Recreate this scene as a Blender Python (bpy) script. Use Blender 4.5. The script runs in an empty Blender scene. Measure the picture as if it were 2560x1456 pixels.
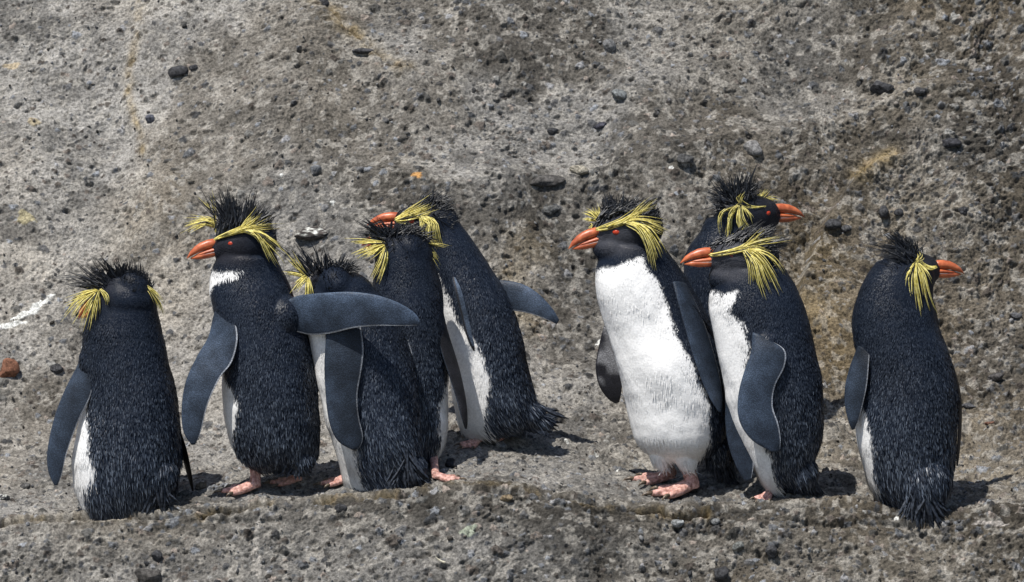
import bpy, bmesh, math, random
import numpy as np
from mathutils import Vector, Matrix

# ------------------------------------------------------------------ camera, sky, sun, exposure
SC = bpy.context.scene
COL = SC.collection
MPP = 0.00074                  # metres per photo pixel in the plane Y=0
PITCH = math.radians(7.0)
DIST = 9.0
ZC = 0.382
CAM = np.array([0.0, -DIST*math.cos(PITCH), ZC+DIST*math.sin(PITCH)])
cd = bpy.data.cameras.new('camera')
cd.sensor_width = 36.0
cd.lens = 36.0*DIST/(2560*MPP)
cd.clip_start = 0.1
cd.clip_end = 200
cam = bpy.data.objects.new('camera', cd)
COL.objects.link(cam)
cam.location = CAM
cam.rotation_euler = (math.pi/2-PITCH, 0, 0)
SC.camera = cam
SC.render.resolution_x = 1024
SC.render.resolution_y = 582

SUN_TO = Vector((-0.31, -0.37, 1.0)).normalized()     # towards the sun
W = bpy.data.worlds.new("World")
SC.world = W
W.use_nodes = True
nt = W.node_tree
bg = nt.nodes['Background']
sky = nt.nodes.new('ShaderNodeTexSky')
sky.sky_type = 'NISHITA'
sky.sun_disc = False
sky.sun_elevation = math.asin(SUN_TO.z)
sky.sun_rotation = math.atan2(SUN_TO.x, SUN_TO.y)
sky.altitude = 100
nt.links.new(sky.outputs[0], bg.inputs[0])
bg.inputs[1].default_value = 0.102
sd = bpy.data.lights.new('sun', 'SUN')
sd.energy = 5.0
sd.angle = math.radians(0.5)
sd.color = (1.0, 0.96, 0.90)
so = bpy.data.objects.new('sun', sd)
COL.objects.link(so)
so.rotation_euler = (-SUN_TO).to_track_quat('-Z', 'Y').to_euler()
SC.view_settings.view_transform = 'Standard'
SC.view_settings.look = 'None'
SC.view_settings.exposure = 0.10
SC.view_settings.gamma = 1.0

rng = np.random.default_rng(7)
random.seed(7)

# ------------------------------------------------------------------ pixel ray <-> world helpers (where a thing stands)
FW = np.array([0, math.cos(PITCH), -math.sin(PITCH)])
UP = np.array([0, math.sin(PITCH), math.cos(PITCH)])
FPX = DIST/MPP
def ray(px, py):
    return FW*FPX + np.array([1.0, 0, 0])*(px-1280) + UP*(728-py)
def P(px, py, Y):
    r = ray(px, py)
    return CAM + r*((Y-CAM[1])/r[1])

# ------------------------------------------------------------------ numpy noise
_T = [rng.random((256, 256)) for _ in range(10)]
def vnoise(u, v, k=0):
    T = _T[k % 10]
    iu = np.floor(u).astype(int); iv = np.floor(v).astype(int)
    fu = u-iu; fv = v-iv
    fu = fu*fu*fu*(fu*(fu*6-15)+10); fv = fv*fv*fv*(fv*(fv*6-15)+10)
    a = T[iu & 255, iv & 255]; b = T[(iu+1) & 255, iv & 255]
    c = T[iu & 255, (iv+1) & 255]; d = T[(iu+1) & 255, (iv+1) & 255]
    return (a*(1-fu)+b*fu)*(1-fv)+(c*(1-fu)+d*fu)*fv*1.0-0.5
def fbm(u, v, octv=4, k=0, g=0.5):
    s = 0; a = 1.0
    for i in range(octv):
        s = s+a*vnoise(u*(2**i)+i*17.3, v*(2**i)-i*9.1, k+i)
        a *= g
    return s
def noise3(p, f, k=0):
    return (vnoise(p[:, 0]*f+p[:, 1]*f*.37, p[:, 2]*f+p[:, 1]*f*.21, k)+vnoise(p[:, 1]*f-p[:, 2]*f*.3+31.7, p[:, 0]*f*.8+p[:, 2]*f*.5, k+1))*0.75
def sstep(a, b, x):
    t = np.clip((x-a)/(b-a), 0, 1)
    return t*t*(3-2*t)

# ------------------------------------------------------------------ object helpers
def tag(o, label=None, cat=None, group=None, kind=None):
    if label: o['label'] = label
    if cat: o['category'] = cat
    if group: o['group'] = group
    if kind: o['kind'] = kind
def mesh_from(name, V, F, mat=None, col=None, smooth=True):
    me = bpy.data.meshes.new(name)
    me.from_pydata([tuple(v) for v in V], [], F)
    finish(me, mat, col, smooth)
    return me
def mesh_np(name, V, quads=None, tris=None, mat=None, col=None, smooth=True):
    me = bpy.data.meshes.new(name)
    V = np.asarray(V, dtype=np.float32)
    me.vertices.add(len(V)); me.vertices.foreach_set('co', V.ravel())
    nq = 0 if quads is None else len(quads); ntr = 0 if tris is None else len(tris)
    loops = []; starts = []; tot = []
    if nq: loops.append(np.asarray(quads, dtype=np.int32).ravel())
    if ntr: loops.append(np.asarray(tris, dtype=np.int32).ravel())
    loops = np.concatenate(loops)
    me.loops.add(len(loops)); me.loops.foreach_set('vertex_index', loops)
    me.polygons.add(nq+ntr)
    st = np.concatenate([np.arange(nq)*4, nq*4+np.arange(ntr)*3]).astype(np.int32)
    me.polygons.foreach_set('loop_start', st)
    me.update(calc_edges=True)
    finish(me, mat, col, smooth)
    return me
def finish(me, mat, col, smooth):
    if mat: me.materials.append(mat)
    if smooth: me.polygons.foreach_set('use_smooth', np.ones(len(me.polygons), dtype=bool))
    if col is not None:
        c = np.ones((len(me.vertices), 4), dtype=np.float32)
        col = np.asarray(col); c[:, :col.shape[1]] = col
        at = me.color_attributes.new('Col', 'FLOAT_COLOR', 'POINT')
        at.data.foreach_set('color', c.ravel())
    me.validate()
def link(name, me, parent=None):
    o = bpy.data.objects.new(name, me)
    COL.objects.link(o)
    if parent: o.parent = parent
    return o

# ------------------------------------------------------------------ materials
def newmat(name):
    m = bpy.data.materials.new(name); m.use_nodes = True
    return m, m.node_tree.nodes, m.node_tree.links, m.node_tree.nodes['Principled BSDF']
def N(n, t, **kw):
    x = n.new(t)
    for k, v in kw.items():
        if isinstance(v, (int, float, tuple)) and k in x.inputs: x.inputs[k].default_value = v
        else: setattr(x, k, v)
    return x
def feather_mat(name, rough, spec):
    m, n, l, b = newmat(name)
    a = N(n, 'ShaderNodeAttribute', attribute_name='Col')
    tc = N(n, 'ShaderNodeTexCoord')
    nz = N(n, 'ShaderNodeTexNoise'); nz.inputs['Scale'].default_value = 260; nz.inputs['Detail'].default_value = 3
    l.new(tc.outputs['Object'], nz.inputs['Vector'])
    mr = N(n, 'ShaderNodeMapRange'); mr.inputs['To Min'].default_value = 0.7; mr.inputs['To Max'].default_value = 1.3
    l.new(nz.outputs['Fac'], mr.inputs['Value'])
    vm = N(n, 'ShaderNodeVectorMath', operation='SCALE')
    l.new(a.outputs['Color'], vm.inputs[0]); l.new(mr.outputs[0], vm.inputs['Scale'])
    l.new(vm.outputs[0], b.inputs['Base Color'])
    b.inputs['Roughness'].default_value = rough
    l.new(a.outputs['Alpha'], b.inputs['Specular IOR Level'])
    b.inputs['Sheen Weight'].default_value = 0.015
    b.inputs['Sheen Roughness'].default_value = 0.4
    b.inputs['Sheen Tint'].default_value = (0.6, 0.75, 1, 1)
    bp = N(n, 'ShaderNodeBump'); bp.inputs['Strength'].default_value = 0.22; bp.inputs['Distance'].default_value = 0.002
    l.new(nz.outputs['Fac'], bp.inputs['Height']); l.new(bp.outputs[0], b.inputs['Normal'])
    return m
M_FEATH = feather_mat('plumage', 0.42, 0.6)
def flip_mat():
    m, n, l, b = newmat('flipper_scales')
    a = N(n, 'ShaderNodeAttribute', attribute_name='Col')
    tc = N(n, 'ShaderNodeTexCoord')
    vo = N(n, 'ShaderNodeTexVoronoi'); vo.inputs['Scale'].default_value = 430
    l.new(tc.outputs['Object'], vo.inputs['Vector'])
    nz = N(n, 'ShaderNodeTexNoise'); nz.inputs['Scale'].default_value = 45; nz.inputs['Detail'].default_value = 5
    l.new(tc.outputs['Object'], nz.inputs['Vector'])
    mr = N(n, 'ShaderNodeMapRange'); mr.inputs['From Max'].default_value = 0.6; mr.inputs['To Min'].default_value = 1.45; mr.inputs['To Max'].default_value = 0.62
    l.new(vo.outputs['Distance'], mr.inputs['Value'])
    mr2 = N(n, 'ShaderNodeMapRange'); mr2.inputs['From Min'].default_value = .3; mr2.inputs['From Max'].default_value = 0.7; mr2.inputs['To Min'].default_value = 0.75; mr2.inputs['To Max'].default_value = 1.35
    l.new(nz.outputs['Fac'], mr2.inputs['Value'])
    mu = N(n, 'ShaderNodeMath', operation='MULTIPLY'); l.new(mr.outputs[0], mu.inputs[0]); l.new(mr2.outputs[0], mu.inputs[1])
    vm = N(n, 'ShaderNodeVectorMath', operation='SCALE')
    l.new(a.outputs['Color'], vm.inputs[0]); l.new(mu.outputs[0], vm.inputs['Scale'])
    l.new(vm.outputs[0], b.inputs['Base Color'])
    b.inputs['Roughness'].default_value = 0.5
    b.inputs['Specular IOR Level'].default_value = 0.22
    bp = N(n, 'ShaderNodeBump'); bp.inputs['Strength'].default_value = 0.5; bp.inputs['Distance'].default_value = 0.0008; bp.invert = True
    l.new(vo.outputs['Distance'], bp.inputs['Height']); l.new(bp.outputs[0], b.inputs['Normal'])
    return m
M_FLIP = flip_mat()
def simple(name, c1, c2, rough, scale, bump=0.0, spec=0.5, lo=.35, hi=.65, sss=0.0):
    m, n, l, b = newmat(name)
    tc = N(n, 'ShaderNodeTexCoord')
    nz = N(n, 'ShaderNodeTexNoise'); nz.inputs['Scale'].default_value = scale; nz.inputs['Detail'].default_value = 6
    l.new(tc.outputs['Object'], nz.inputs['Vector'])
    cr = N(n, 'ShaderNodeValToRGB')
    cr.color_ramp.elements[0].position = lo; cr.color_ramp.elements[1].position = hi
    cr.color_ramp.elements[0].color = (*c1, 1); cr.color_ramp.elements[1].color = (*c2, 1)
    l.new(nz.outputs['Fac'], cr.inputs[0]); l.new(cr.outputs[0], b.inputs['Base Color'])
    b.inputs['Roughness'].default_value = rough; b.inputs['Specular IOR Level'].default_value = spec
    if sss: b.inputs['Subsurface Weight'].default_value = sss; b.inputs['Subsurface Scale'].default_value = 0.004
    if bump:
        bp = N(n, 'ShaderNodeBump'); bp.inputs['Strength'].default_value = bump; bp.inputs['Distance'].default_value = 0.002
        l.new(nz.outputs['Fac'], bp.inputs['Height']); l.new(bp.outputs[0], b.inputs['Normal'])
    return m
M_BEAK = simple('orange_beak', (0.34, 0.070, 0.026), (0.62, 0.17, 0.065), 0.38, 75, 0.3)
M_GAPE = simple('pale_gape_skin', (0.35, 0.24, 0.22), (0.55, 0.42, 0.38), 0.5, 300)
M_IRIS = simple('red_iris', (0.34, 0.03, 0.01), (0.55, 0.055, 0.018), 0.12, 400)
M_PUPIL = simple('pupil', (0.004, 0.004, 0.004), (0.008, 0.008, 0.008), 0.08, 50)
M_LID = simple('eyelid_skin', (0.012, 0.012, 0.015), (0.03, 0.03, 0.035), 0.6, 300)
M_CREST = simple('black_crest_feathers', (0.006, 0.007, 0.010), (0.022, 0.026, 0.034), 0.4, 120)
M_YEL = simple('yellow_crest_feathers', (0.52, 0.44, 0.09), (0.84, 0.75, 0.30), 0.75, 160, spec=.2)
M_TAIL = simple('tail_feathers', (0.008, 0.010, 0.016), (0.05, 0.06, 0.08), 0.42, 180)
M_FOOT = simple('pink_foot_skin', (0.28, 0.13, 0.10), (0.70, 0.42, 0.36), 0.6, 170, 1.0, sss=.15)
M_CLAW = simple('claw_horn', (0.05, 0.035, 0.025), (0.16, 0.12, 0.08), 0.4, 150)

# ground material: vertex colours carry pebbles, lichen and guano; the nodes add the mineral grain
def ground_mat(name, attr=True, c=(0.2, 0.19, 0.17)):
    m, n, l, b = newmat(name)
    tc = N(n, 'ShaderNodeTexCoord')
    mp = N(n, 'ShaderNodeMapping')
    l.new(tc.outputs['Object'], mp.inputs['Vector'])
    def noise(scale, det, rough=.6, vec=None):
        x = N(n, 'ShaderNodeTexNoise'); x.inputs['Scale'].default_value = scale; x.inputs['Detail'].default_value = det; x.inputs['Roughness'].default_value = rough
        l.new((vec or mp).outputs[0], x.inputs['Vector']); return x
    if attr:
        a = N(n, 'ShaderNodeAttribute', attribute_name='Col'); src = a.outputs['Color']
    else:
        a = N(n, 'ShaderNodeRGB'); a.outputs[0].default_value = (*c, 1); src = a.outputs[0]
    def scaleby(src, nz, f0, f1, t0, t1):
        mr = N(n, 'ShaderNodeMapRange')
        mr.inputs['From Min'].default_value = f0; mr.inputs['From Max'].default_value = f1
        mr.inputs['To Min'].default_value = t0; mr.inputs['To Max'].default_value = t1
        l.new(nz, mr.inputs['Value'])
        vm = N(n, 'ShaderNodeVectorMath', operation='SCALE')
        l.new(src, vm.inputs[0]); l.new(mr.outputs[0], vm.inputs['Scale'])
        return vm.outputs[0]
    n1 = noise(170, 8, .7); n2 = noise(420, 4, .7); n3 = noise(38, 6, .65)
    s = scaleby(src, n1.outputs['Fac'], .34, .66, .38, 1.62)
    s = scaleby(s, n2.outputs['Fac'], .3, .7, .72, 1.28)
    s = scaleby(s, n3.outputs['Fac'], .3, .7, .8, 1.2)
    l.new(s, b.inputs['Base Color'])
    b.inputs['Roughness'].default_value = 0.92
    b.inputs['Specular IOR Level'].default_value = 0.2
    mx = N(n, 'ShaderNodeMath', operation='ADD'); l.new(n1.outputs['Fac'], mx.inputs[0]); l.new(n2.outputs['Fac'], mx.inputs[1])
    bp = N(n, 'ShaderNodeBump'); bp.inputs['Strength'].default_value = 0.9; bp.inputs['Distance'].default_value = 0.003
    l.new(mx.outputs[0], bp.inputs['Height']); l.new(bp.outputs[0], b.inputs['Normal'])
    return m
M_GROUND = ground_mat('volcanic_ground')
M_STONE = ground_mat('loose_stone')

# ------------------------------------------------------------------ the ground: ledge, slope behind, face in front
EPX = np.array([-400, 0, 150, 300, 450, 640, 800, 1000, 1200, 1440, 1560, 1660, 1800, 1950, 2100, 2250, 2400, 2560, 3000])
EPY = np.array([1312, 1303, 1296, 1286, 1268, 1256, 1246, 1228, 1218, 1236, 1256, 1272, 1268, 1252, 1256, 1282, 1276, 1266, 1262])
EX = (EPX-1280)*MPP
def Ye(x): return 0.012*np.sin(x*5.1+.7)+0.008*np.sin(x*13.3)+0.004*np.sin(x*31+1)
EZ = np.array([P(a, b, Ye((a-1280)*MPP))[2] for a, b in zip(EPX, EPY)])
def Ze(x): 
    return (np.interp(x-.03, EX, EZ)+np.interp(x, EX, EZ)*2+np.interp(x+.03, EX, EZ))/4
_s = np.concatenate([np.linspace(-20, -2, 400), np.linspace(-2, 3, 8000)[1:], np.linspace(3, 14, 400)[1:]])
_sl = np.where(_s > 0, .085+1.15*sstep(.24, .85, _s)-1.0*sstep(4.5, 7, _s), 0)
_sl = np.where(_s <= 0, .085+1.15*sstep(0, .045, -_s)-1.23*sstep(.62, .95, -_s), _sl)
_z = np.concatenate([[0], np.cumsum((_sl[1:]+_sl[:-1])/2*np.diff(_s))])
_z -= np.interp(0, _s, _z)
_arc = np.concatenate([[0], np.cumsum(np.sqrt(1+((_sl[1:]+_sl[:-1])/2)**2)*np.diff(_s))])
_arc -= np.interp(0, _s, _arc)
def macro(x, s):
    w = sstep(.28, .9, s)
    h = w*(0.13*vnoise(x*1.1+3.3, s*1.4+1.7, 3)+0.085*vnoise(x*2.9+8.1, s*3.1, 4)+.034*vnoise(x*7+1.1, s*7, 5))
    h = h+.010*vnoise(x*9+5, s*9+2, 6)*sstep(.02, .3, np.abs(s))
    return h
def ground_z(x, Y):
    s = Y-Ye(x)
    return Ze(x)+np.interp(s, _s, _z)+macro(x, s)
def hit(px, py):
    r = ray(px, py)
    Ys = np.linspace(-.6, 3.0, 3601)
    t = (Ys-CAM[1])/r[1]
    X = CAM[0]+r[0]*t; Z = CAM[2]+r[2]*t
    d = Z-ground_z(X, Ys)
    i = np.argmax(d < 0)
    return np.array([X[i], Ys[i], ground_z(X[i:i+1], Ys[i:i+1])[0]])
def xa(px, py):
    h = hit(px, py)
    return h[0], float(np.interp(h[1]-Ye(h[0]), _s, _arc))

def polydist(X, A, pts):
    """distance to a polyline and signed side (positive = right of travel)"""
    best = np.full(X.shape, 1e9); side = np.zeros(X.shape)
    for (x0, y0), (x1, y1) in zip(pts[:-1], pts[1:]):
        dx, dy = x1-x0, y1-y0; L = dx*dx+dy*dy
        t = np.clip(((X-x0)*dx+(A-y0)*dy)/L, 0, 1)
        d = np.hypot(X-x0-t*dx, A-y0-t*dy)
        sg = np.sign((X-x0)*dy-(A-y0)*dx)
        m = d < best
        best = np.where(m, d, best); side = np.where(m, sg, side)
    return best, side

SURF = {}
def surf(x, Y):
    """world offset of the finished rock surface from the base surface at (x, Y)"""
    x = np.atleast_1d(x); Y = np.atleast_1d(Y)
    a = np.interp(Y-Ye(x), _s, _arc)
    i = np.clip(np.searchsorted(SURF['xs'], x), 0, len(SURF['xs'])-1); j = np.clip(np.searchsorted(SURF['aa'], a), 0, len(SURF['aa'])-1)
    d = SURF['D'][j, i]
    return np.stack([d*SURF['nx'][j, i], d*SURF['ny'][j, i], d*SURF['nz'][j, i]], -1)
def hit2(px, py):
    h = hit(px, py); q = h+surf(h[0], h[1])[0]
    dpy = 0
    for _ in range(3):                      # walk until the finished surface projects to this pixel
        v = q-CAM; dep = v@FW; sy = 728-(v@UP)/dep*FPX; sx = 1280+v[0]/dep*FPX
        px2 = px-(sx-px); py2 = py-(sy-py) if _ == 0 else py2-(sy-py)*.8
        h = hit(px2, py2); q = h+surf(h[0], h[1])[0]
    return q

def build_ground():
    xd = np.concatenate([np.arange(-1.35, -1.0, .0028), np.arange(-1.0, 1.0, .0018), np.arange(1.0, 1.35, .0028)])
    xo = 1.35+np.cumsum(.0018*1.13**np.arange(60)); xo = xo[xo < 16]
    xs = np.concatenate([-xo[::-1], xd, xo])
    a_lo, a_hi = -.42, 2.05
    ad = np.concatenate([np.arange(a_lo, 0.02, .0018), np.arange(0.02, .36, .0026), np.arange(.36, a_hi, .0018)])
    alo = a_lo-np.cumsum(.0018*1.12**np.arange(70)); alo = alo[alo > _arc[0]+.1]
    ahi = a_hi+np.cumsum(.0018*1.12**np.arange(70)); ahi = ahi[ahi < _arc[-1]-.1]
    aa = np.concatenate([alo[::-1], ad, ahi])
    nx, na = len(xs), len(aa)
    X, A = np.meshgrid(xs, aa)
    S = np.interp(A, _arc, _s)
    fine = ((np.abs(X) < 1.36) & (A > a_lo) & (A < a_hi))
    D = np.zeros(X.shape)
    on_ledge = sstep(-.03, .0, S)*(1-sstep(.30, .5, S))
    slope = sstep(.3, .6, S)
    wx = X+.02*vnoise(X*9, A*9, 2); wa = A+.02*vnoise(X*9+40, A*9, 3)
    # crease lines and outcrops
    def line(pxs): return [xa(*p) for p in pxs]
    tint = np.zeros(X.shape)
    c1 = line([(352, 10), (334, 110), (328, 200), (333, 300), (352, 380)])
    d, sd_ = polydist(wx, wa, c1)
    w = (A > xa(340, 400)[1])
    D += -.016*np.clip(1-d/.16, 0, 1)**1.3*(sd_ > 0)*w*sstep(0, .03, d)
    D += -.002*np.exp(-(d/.010)**2)
    tint = np.maximum(tint, .8*np.exp(-(d/.010)**2)*(fbm(X*40, A*40, 3, 1)+.55))
    c2 = line([(800, 5), (850, 70), (905, 112), (960, 150), (1010, 175)])
    d, sd_ = polydist(wx, wa, c2)
    D += .018*np.clip(1-d/.14, 0, 1)**1.4*(sd_ > 0)*sstep(0, .01, d)
    D += -.008*np.exp(-(d/.007)**2)
    tint = np.maximum(tint, .9*np.exp(-(d/.022)**2)*(fbm(X*35, A*35, 3, 4)+.5))
    c3 = line([(2290, 395), (2200, 420), (2120, 475), (2030, 580), (1975, 700), (1960, 800)])
    d, sd_ = polydist(wx, wa, c3)
    D += .048*np.clip(1-d/.34, 0, 1)*sstep(0, .025, d)*(sd_ < 0)
    c3b = line([(2235, 418), (2185, 450), (2150, 480)])
    d, _ = polydist(wx, wa, c3b)
    tint = np.maximum(tint, .8*np.exp(-(d/.020)**2))
    D += .006*np.exp(-(d/.018)**2)
    c3c = line([(1990, 640), (2010, 760), (2040, 880)])
    d, _ = polydist(wx, wa, c3c)
    tint = np.maximum(tint, .30*np.exp(-(d/.09)**2)*(fbm(X*12, A*12, 3, 4)+.75))
    c3d = line([(1330, 650), (1290, 720), (1300, 790)])
    d, _ = polydist(wx, wa, c3d)
    tint = np.maximum(tint, .35*np.exp(-(d/.05)**2)*(fbm(X*12, A*12, 3, 5)+.6))
    # a worn bench sweeps up to the right across the slope, with a hollow under it
    c4 = line([(560, 330), (780, 430), (1000, 455), (1250, 480), (1450, 465), (1700, 410), (1950, 340), (2250, 280), (2600, 190)])
    d, sd_ = polydist(wx+.03*vnoise(X*5, A*5, 1), wa+.03*vnoise(X*6, A*6+9, 8), c4)
    below = sd_ > 0
    edge4 = sstep(-.52, -.15, X)
    D += edge4*.045*np.where(below, np.clip(1-d/.34, 0, 1)**1.2, np.clip(1-d/.10, 0, 1)**1.6)
    c5 = line([(1990, 520), (2040, 600), (2020, 700)])
    d, _ = polydist(wx, wa, c5)
    D -= .030*np.exp(-(d/.10)**2)
    hollow = np.exp(-(d/.15)**2)
    c6 = line([(1400, 600), (1440, 720), (1400, 850)])
    d, _ = polydist(wx, wa, c6)
    D -= .018*np.exp(-(d/.07)**2)
    hollow = np.maximum(hollow, .7*np.exp(-(d/.09)**2))
    c7 = line([(150, 950), (260, 800), (330, 640), (420, 560), (560, 480)])
    d, sd_ = polydist(wx, wa, c7)
    D += sstep(-.83, -.70, X)*(1-sstep(-.66, -.55, X))*.024*np.where(sd_ < 0, np.clip(1-d/.30, 0, 1)**1.2, np.clip(1-d/.16, 0, 1)**1.5)
    c8 = line([(2450, -300), (2330, -40), (2250, 120), (2080, 260), (1900, 330)])
    d, sd_ = polydist(wx, wa, c8)
    D += sstep(.47, .66, X)*.030*np.where(sd_ < 0, np.clip(1-d/.30, 0, 1), np.clip(1-d/.06, 0, 1)**2)
    c9 = line([(1480, 500), (1750, 440), (1990, 375), (2290, 320), (2600, 230)])
    d, _ = polydist(wx, wa, c9)
    D -= .012*np.exp(-(d/.05)**2)
    hollow = np.maximum(hollow, .75*np.exp(-(d/.055)**2))
    # sweeping beds on the slope
    beds = np.sin((A*1.0+.16*np.sin(X*2.2+.6)+.05*X)*34+3*vnoise(X*3, A*3, 7))
    D += .0035*beds*slope*sstep(-.2, .5, X)
    # cracks under the lip of the ledge with yellow lichen
    for pts, wdt, dep in ((((500, 1296), (560, 1287), (620, 1274), (660, 1266)), .0050, .020),
                          (((790, 1256), (850, 1246), (930, 1238), (985, 1238)), .0045, .014),
                          (((1060, 1226), (1160, 1222), (1260, 1220), (1340, 1232)), .0045, .014),
                          (((1400, 1240), (1470, 1256), (1540, 1264), (1590, 1278), (1640, 1284), (1690, 1294), (1760, 1290)), .0050, .022),
                          (((0, 1314), (90, 1310), (200, 1302), (330, 1296)), .0045, .012)):
        L = line(pts)
        d, _ = polydist(wx+.01*vnoise(X*60, A*60, 5), wa-.003+.01*vnoise(X*70, A*70, 8), L)
        D -= dep*np.exp(-(d/wdt)**2)
        D += .005*np.exp(-((d-.010)/.008)**2)
        tint = np.maximum(tint, .62*np.exp(-(d/.009)**2)*(fbm(X*50, A*50, 3, 6)+.6))
    # crumbling lip: a raised rim and a broken undercut line just below it
    brk = np.clip(.5+1.6*fbm(X*9, A*9+4, 3, 4), 0, 1)
    D += .005*np.exp(-((A-.004)/.010)**2)*brk
    D -= .018*np.exp(-((A+.018+.012*vnoise(X*20, A*0, 3))/.006)**2)*brk
    D -= .008*np.exp(-((A+.052+.02*vnoise(X*12, A*0, 6))/.006)**2)*np.clip(fbm(X*7+3, A*7, 3, 7)*3, 0, 1)
    # fractal roughness
    rough = .85+.6*fbm(X*2.5, A*2.5, 2, 2)+.25*sstep(-.4, .6, X)
    nearf = np.where(S < 0, 1.2, 1.0)
    D += fine*nearf*rough*(.0150*fbm(wx*11, wa*14, 3, 0)+.0048*fbm(wx*70, wa*80, 4, 3, .65)+.0030*vnoise(wx*330, wa*330, 6))
    D += (~fine)*(.02*vnoise(X*6, A*6, 1)+.01*vnoise(X*30, A*30, 2))
    # colour base
    g = .205+.05*fbm(X*1.6+3, A*1.6, 3, 2)+.10*fbm(wx*14, wa*14, 4, 5)
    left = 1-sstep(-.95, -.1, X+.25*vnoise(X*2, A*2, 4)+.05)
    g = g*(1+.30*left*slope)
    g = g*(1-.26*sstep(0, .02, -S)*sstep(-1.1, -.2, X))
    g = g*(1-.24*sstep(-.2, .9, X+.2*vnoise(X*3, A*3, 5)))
    dark = sstep(.05, .28, fbm(wx*7+9, wa*7, 4, 8))
    g = g*(1-.35*dark)
    soil = sstep(-.10, -.015, S)*(1-sstep(.0, .05, S))*(.35+.85*sstep(-.6, .1, X+.1*vnoise(X*8, A*8, 2)))
    soil = np.maximum(soil, (S < 0)*sstep(.0, .25, fbm(X*5+2, A*6, 3, 9))*.8*sstep(-.9, .3, X))
    soil = np.maximum(soil, hollow*(.4+1.2*np.clip(fbm(X*14, A*14, 3, 2)+.3, 0, 1)))
    soil = np.maximum(soil, sstep(.05, .3, fbm(X*2.6+4, A*2.6+2, 4, 6)+.22*sstep(.1, .9, X)-.12*sstep(-.1, -.7, X))*.8*slope)
    soil = np.clip(soil, 0, 1)
    g = g*(1-.48*soil)
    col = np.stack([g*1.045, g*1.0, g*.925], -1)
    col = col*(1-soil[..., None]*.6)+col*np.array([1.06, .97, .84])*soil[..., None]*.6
    brown = np.clip(sstep(.0, .9, X)*.75-.1+.7*fbm(X*3+7, A*3, 3, 1), 0, 1)[..., None]
    col = col*(1-brown)+col*np.array([1.10, .96, .74])*brown
    # pale dust
    dust = sstep(.08, .26, fbm(wx*60, wa*60, 3, 7))[..., None]*.55
    col = col*(1-dust)+np.array([.34, .32, .285])*dust
    # stamps: embedded pebbles and pits
    def stamp(x0, a0, r1, r2, rot, hgt, c, kind):
        R = max(r1, r2)*1.15
        i0, i1 = np.searchsorted(xs, (x0-R, x0+R)); j0, j1 = np.searchsorted(aa, (a0-R, a0+R))
        if i1-i0 < 2 or j1-j0 < 2: return
        xx = X[j0:j1, i0:i1]-x0; ya = A[j0:j1, i0:i1]-a0
        cr, sr = math.cos(rot), math.sin(rot)
        u = (xx*cr+ya*sr)/r1; v = (-xx*sr+ya*cr)/r2
        ph = math.atan2(x0*97 % 1, a0*83 % 1)*9
        th = np.arctan2(v, u)
        q = np.hypot(u, v)/(1+.14*np.sin(3*th+ph)+.10*np.sin(5*th+2*ph))
        t = np.clip(1-q*q, 0, 1)
        if kind == 'peb':
            D[j0:j1, i0:i1] += hgt*np.minimum(t**.45, .8)
            k = sstep(0.02, .25, t)[..., None]*.9
        elif kind == 'pit':
            D[j0:j1, i0:i1] -= hgt*t**.7
            k = t[..., None]*.6
        else:
            k = sstep(.1, .45, t+.45*fbm(xx*90+x0*50, ya*90, 3, 3))[..., None]*sstep(0, .1, t)[..., None]
            D[j0:j1, i0:i1] += hgt*k[..., 0]
        col[j0:j1, i0:i1] = col[j0:j1, i0:i1]*(1-k)+np.asarray(c)*k
    R_ = random.Random(11)
    for i in range(19000):
        x0 = R_.uniform(-1.34, 1.34); a0 = R_.uniform(a_lo, a_hi)
        r = .0022+.0030*R_.random()**2+(.006*R_.random()**3 if R_.random() < .25 else 0)
        if a0 < 0: r *= 1.15
        if x0 < -.3 and a0 > .5 and R_.random() < .45: continue
        b = R_.choice([.045, .06, .075, .09, .12, .12, .17, .28])
        tnt = R_.choice([(1, 1, 1.02), (1, .98, .92), (1.12, .95, .82), (.95, 1, 1.08)])
        stamp(x0, a0, r*R_.uniform(.9, 1.6), r, R_.uniform(-.7, .7), r*R_.uniform(.35, .9), [b*t for t in tnt], 'peb')
    for i in range(19000):
        x0 = R_.uniform(-1.34, 1.34); a0 = R_.uniform(a_lo, a_hi)
        r = .0018+.0045*R_.random()**2
        if x0 < R_.uniform(-1.2, .3) and R_.random() < .6: continue
        stamp(x0, a0, r*R_.uniform(1, 2), r, R_.uniform(-.5, .5), r*R_.uniform(.5, 1.2), (.06, .054, .046), 'pit')
    # white guano splashes, lichen patches
    wht = (.72, .72, .68)
    for (px, py, r1, r2, rot) in ((98, 765, 44, 9, .8), (66, 793, 50, 8, .45), (18, 818, 58, 8, .2), (128, 740, 14, 5, .5), (1498, 852, 16, 4, 1.0), (1510, 838, 10, 4, 1.2),
                                  (833, 516, 9, 7, .3), (1540, 1180, 9, 4, 1.2), (1545, 1165, 7, 3, .2), (1418, 1110, 9, 5, 0), (1490, 1140, 6, 4, 0),
                                  (1678, 437, 7, 4, 0), (8, 1238, 10, 5, .5), (703, 443, 6, 5, 0), (1100, 560, 4, 8, 0), (2240, 1300, 8, 4, .2)):
        x0, a0 = xa(px, py); stamp(x0, a0, r1*MPP, r2*MPP*1.25, rot, .001, wht, 'mark')
    for (px, py, r1, r2, c) in ((65, 545, 30, 20, (.34, .30, .19)), (30, 165, 26, 14, (.36, .30, .21)), (85, 305, 22, 14, (.34, .29, .2)), (1045, 466, 18, 9, (.5, .27, .1)),
                                (1170, 1330, 26, 14, (.30, .33, .26)), (2480, 1310, 50, 6, (.36, .33, .30)), (640, 1350, 9, 60, (.33, .31, .28)), (645, 1420, 14, 30, (.33, .31, .28))):
        x0, a0 = xa(px, py); stamp(x0, a0, r1*MPP, r2*MPP*1.25, -.1, .001, c, 'mark')
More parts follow.
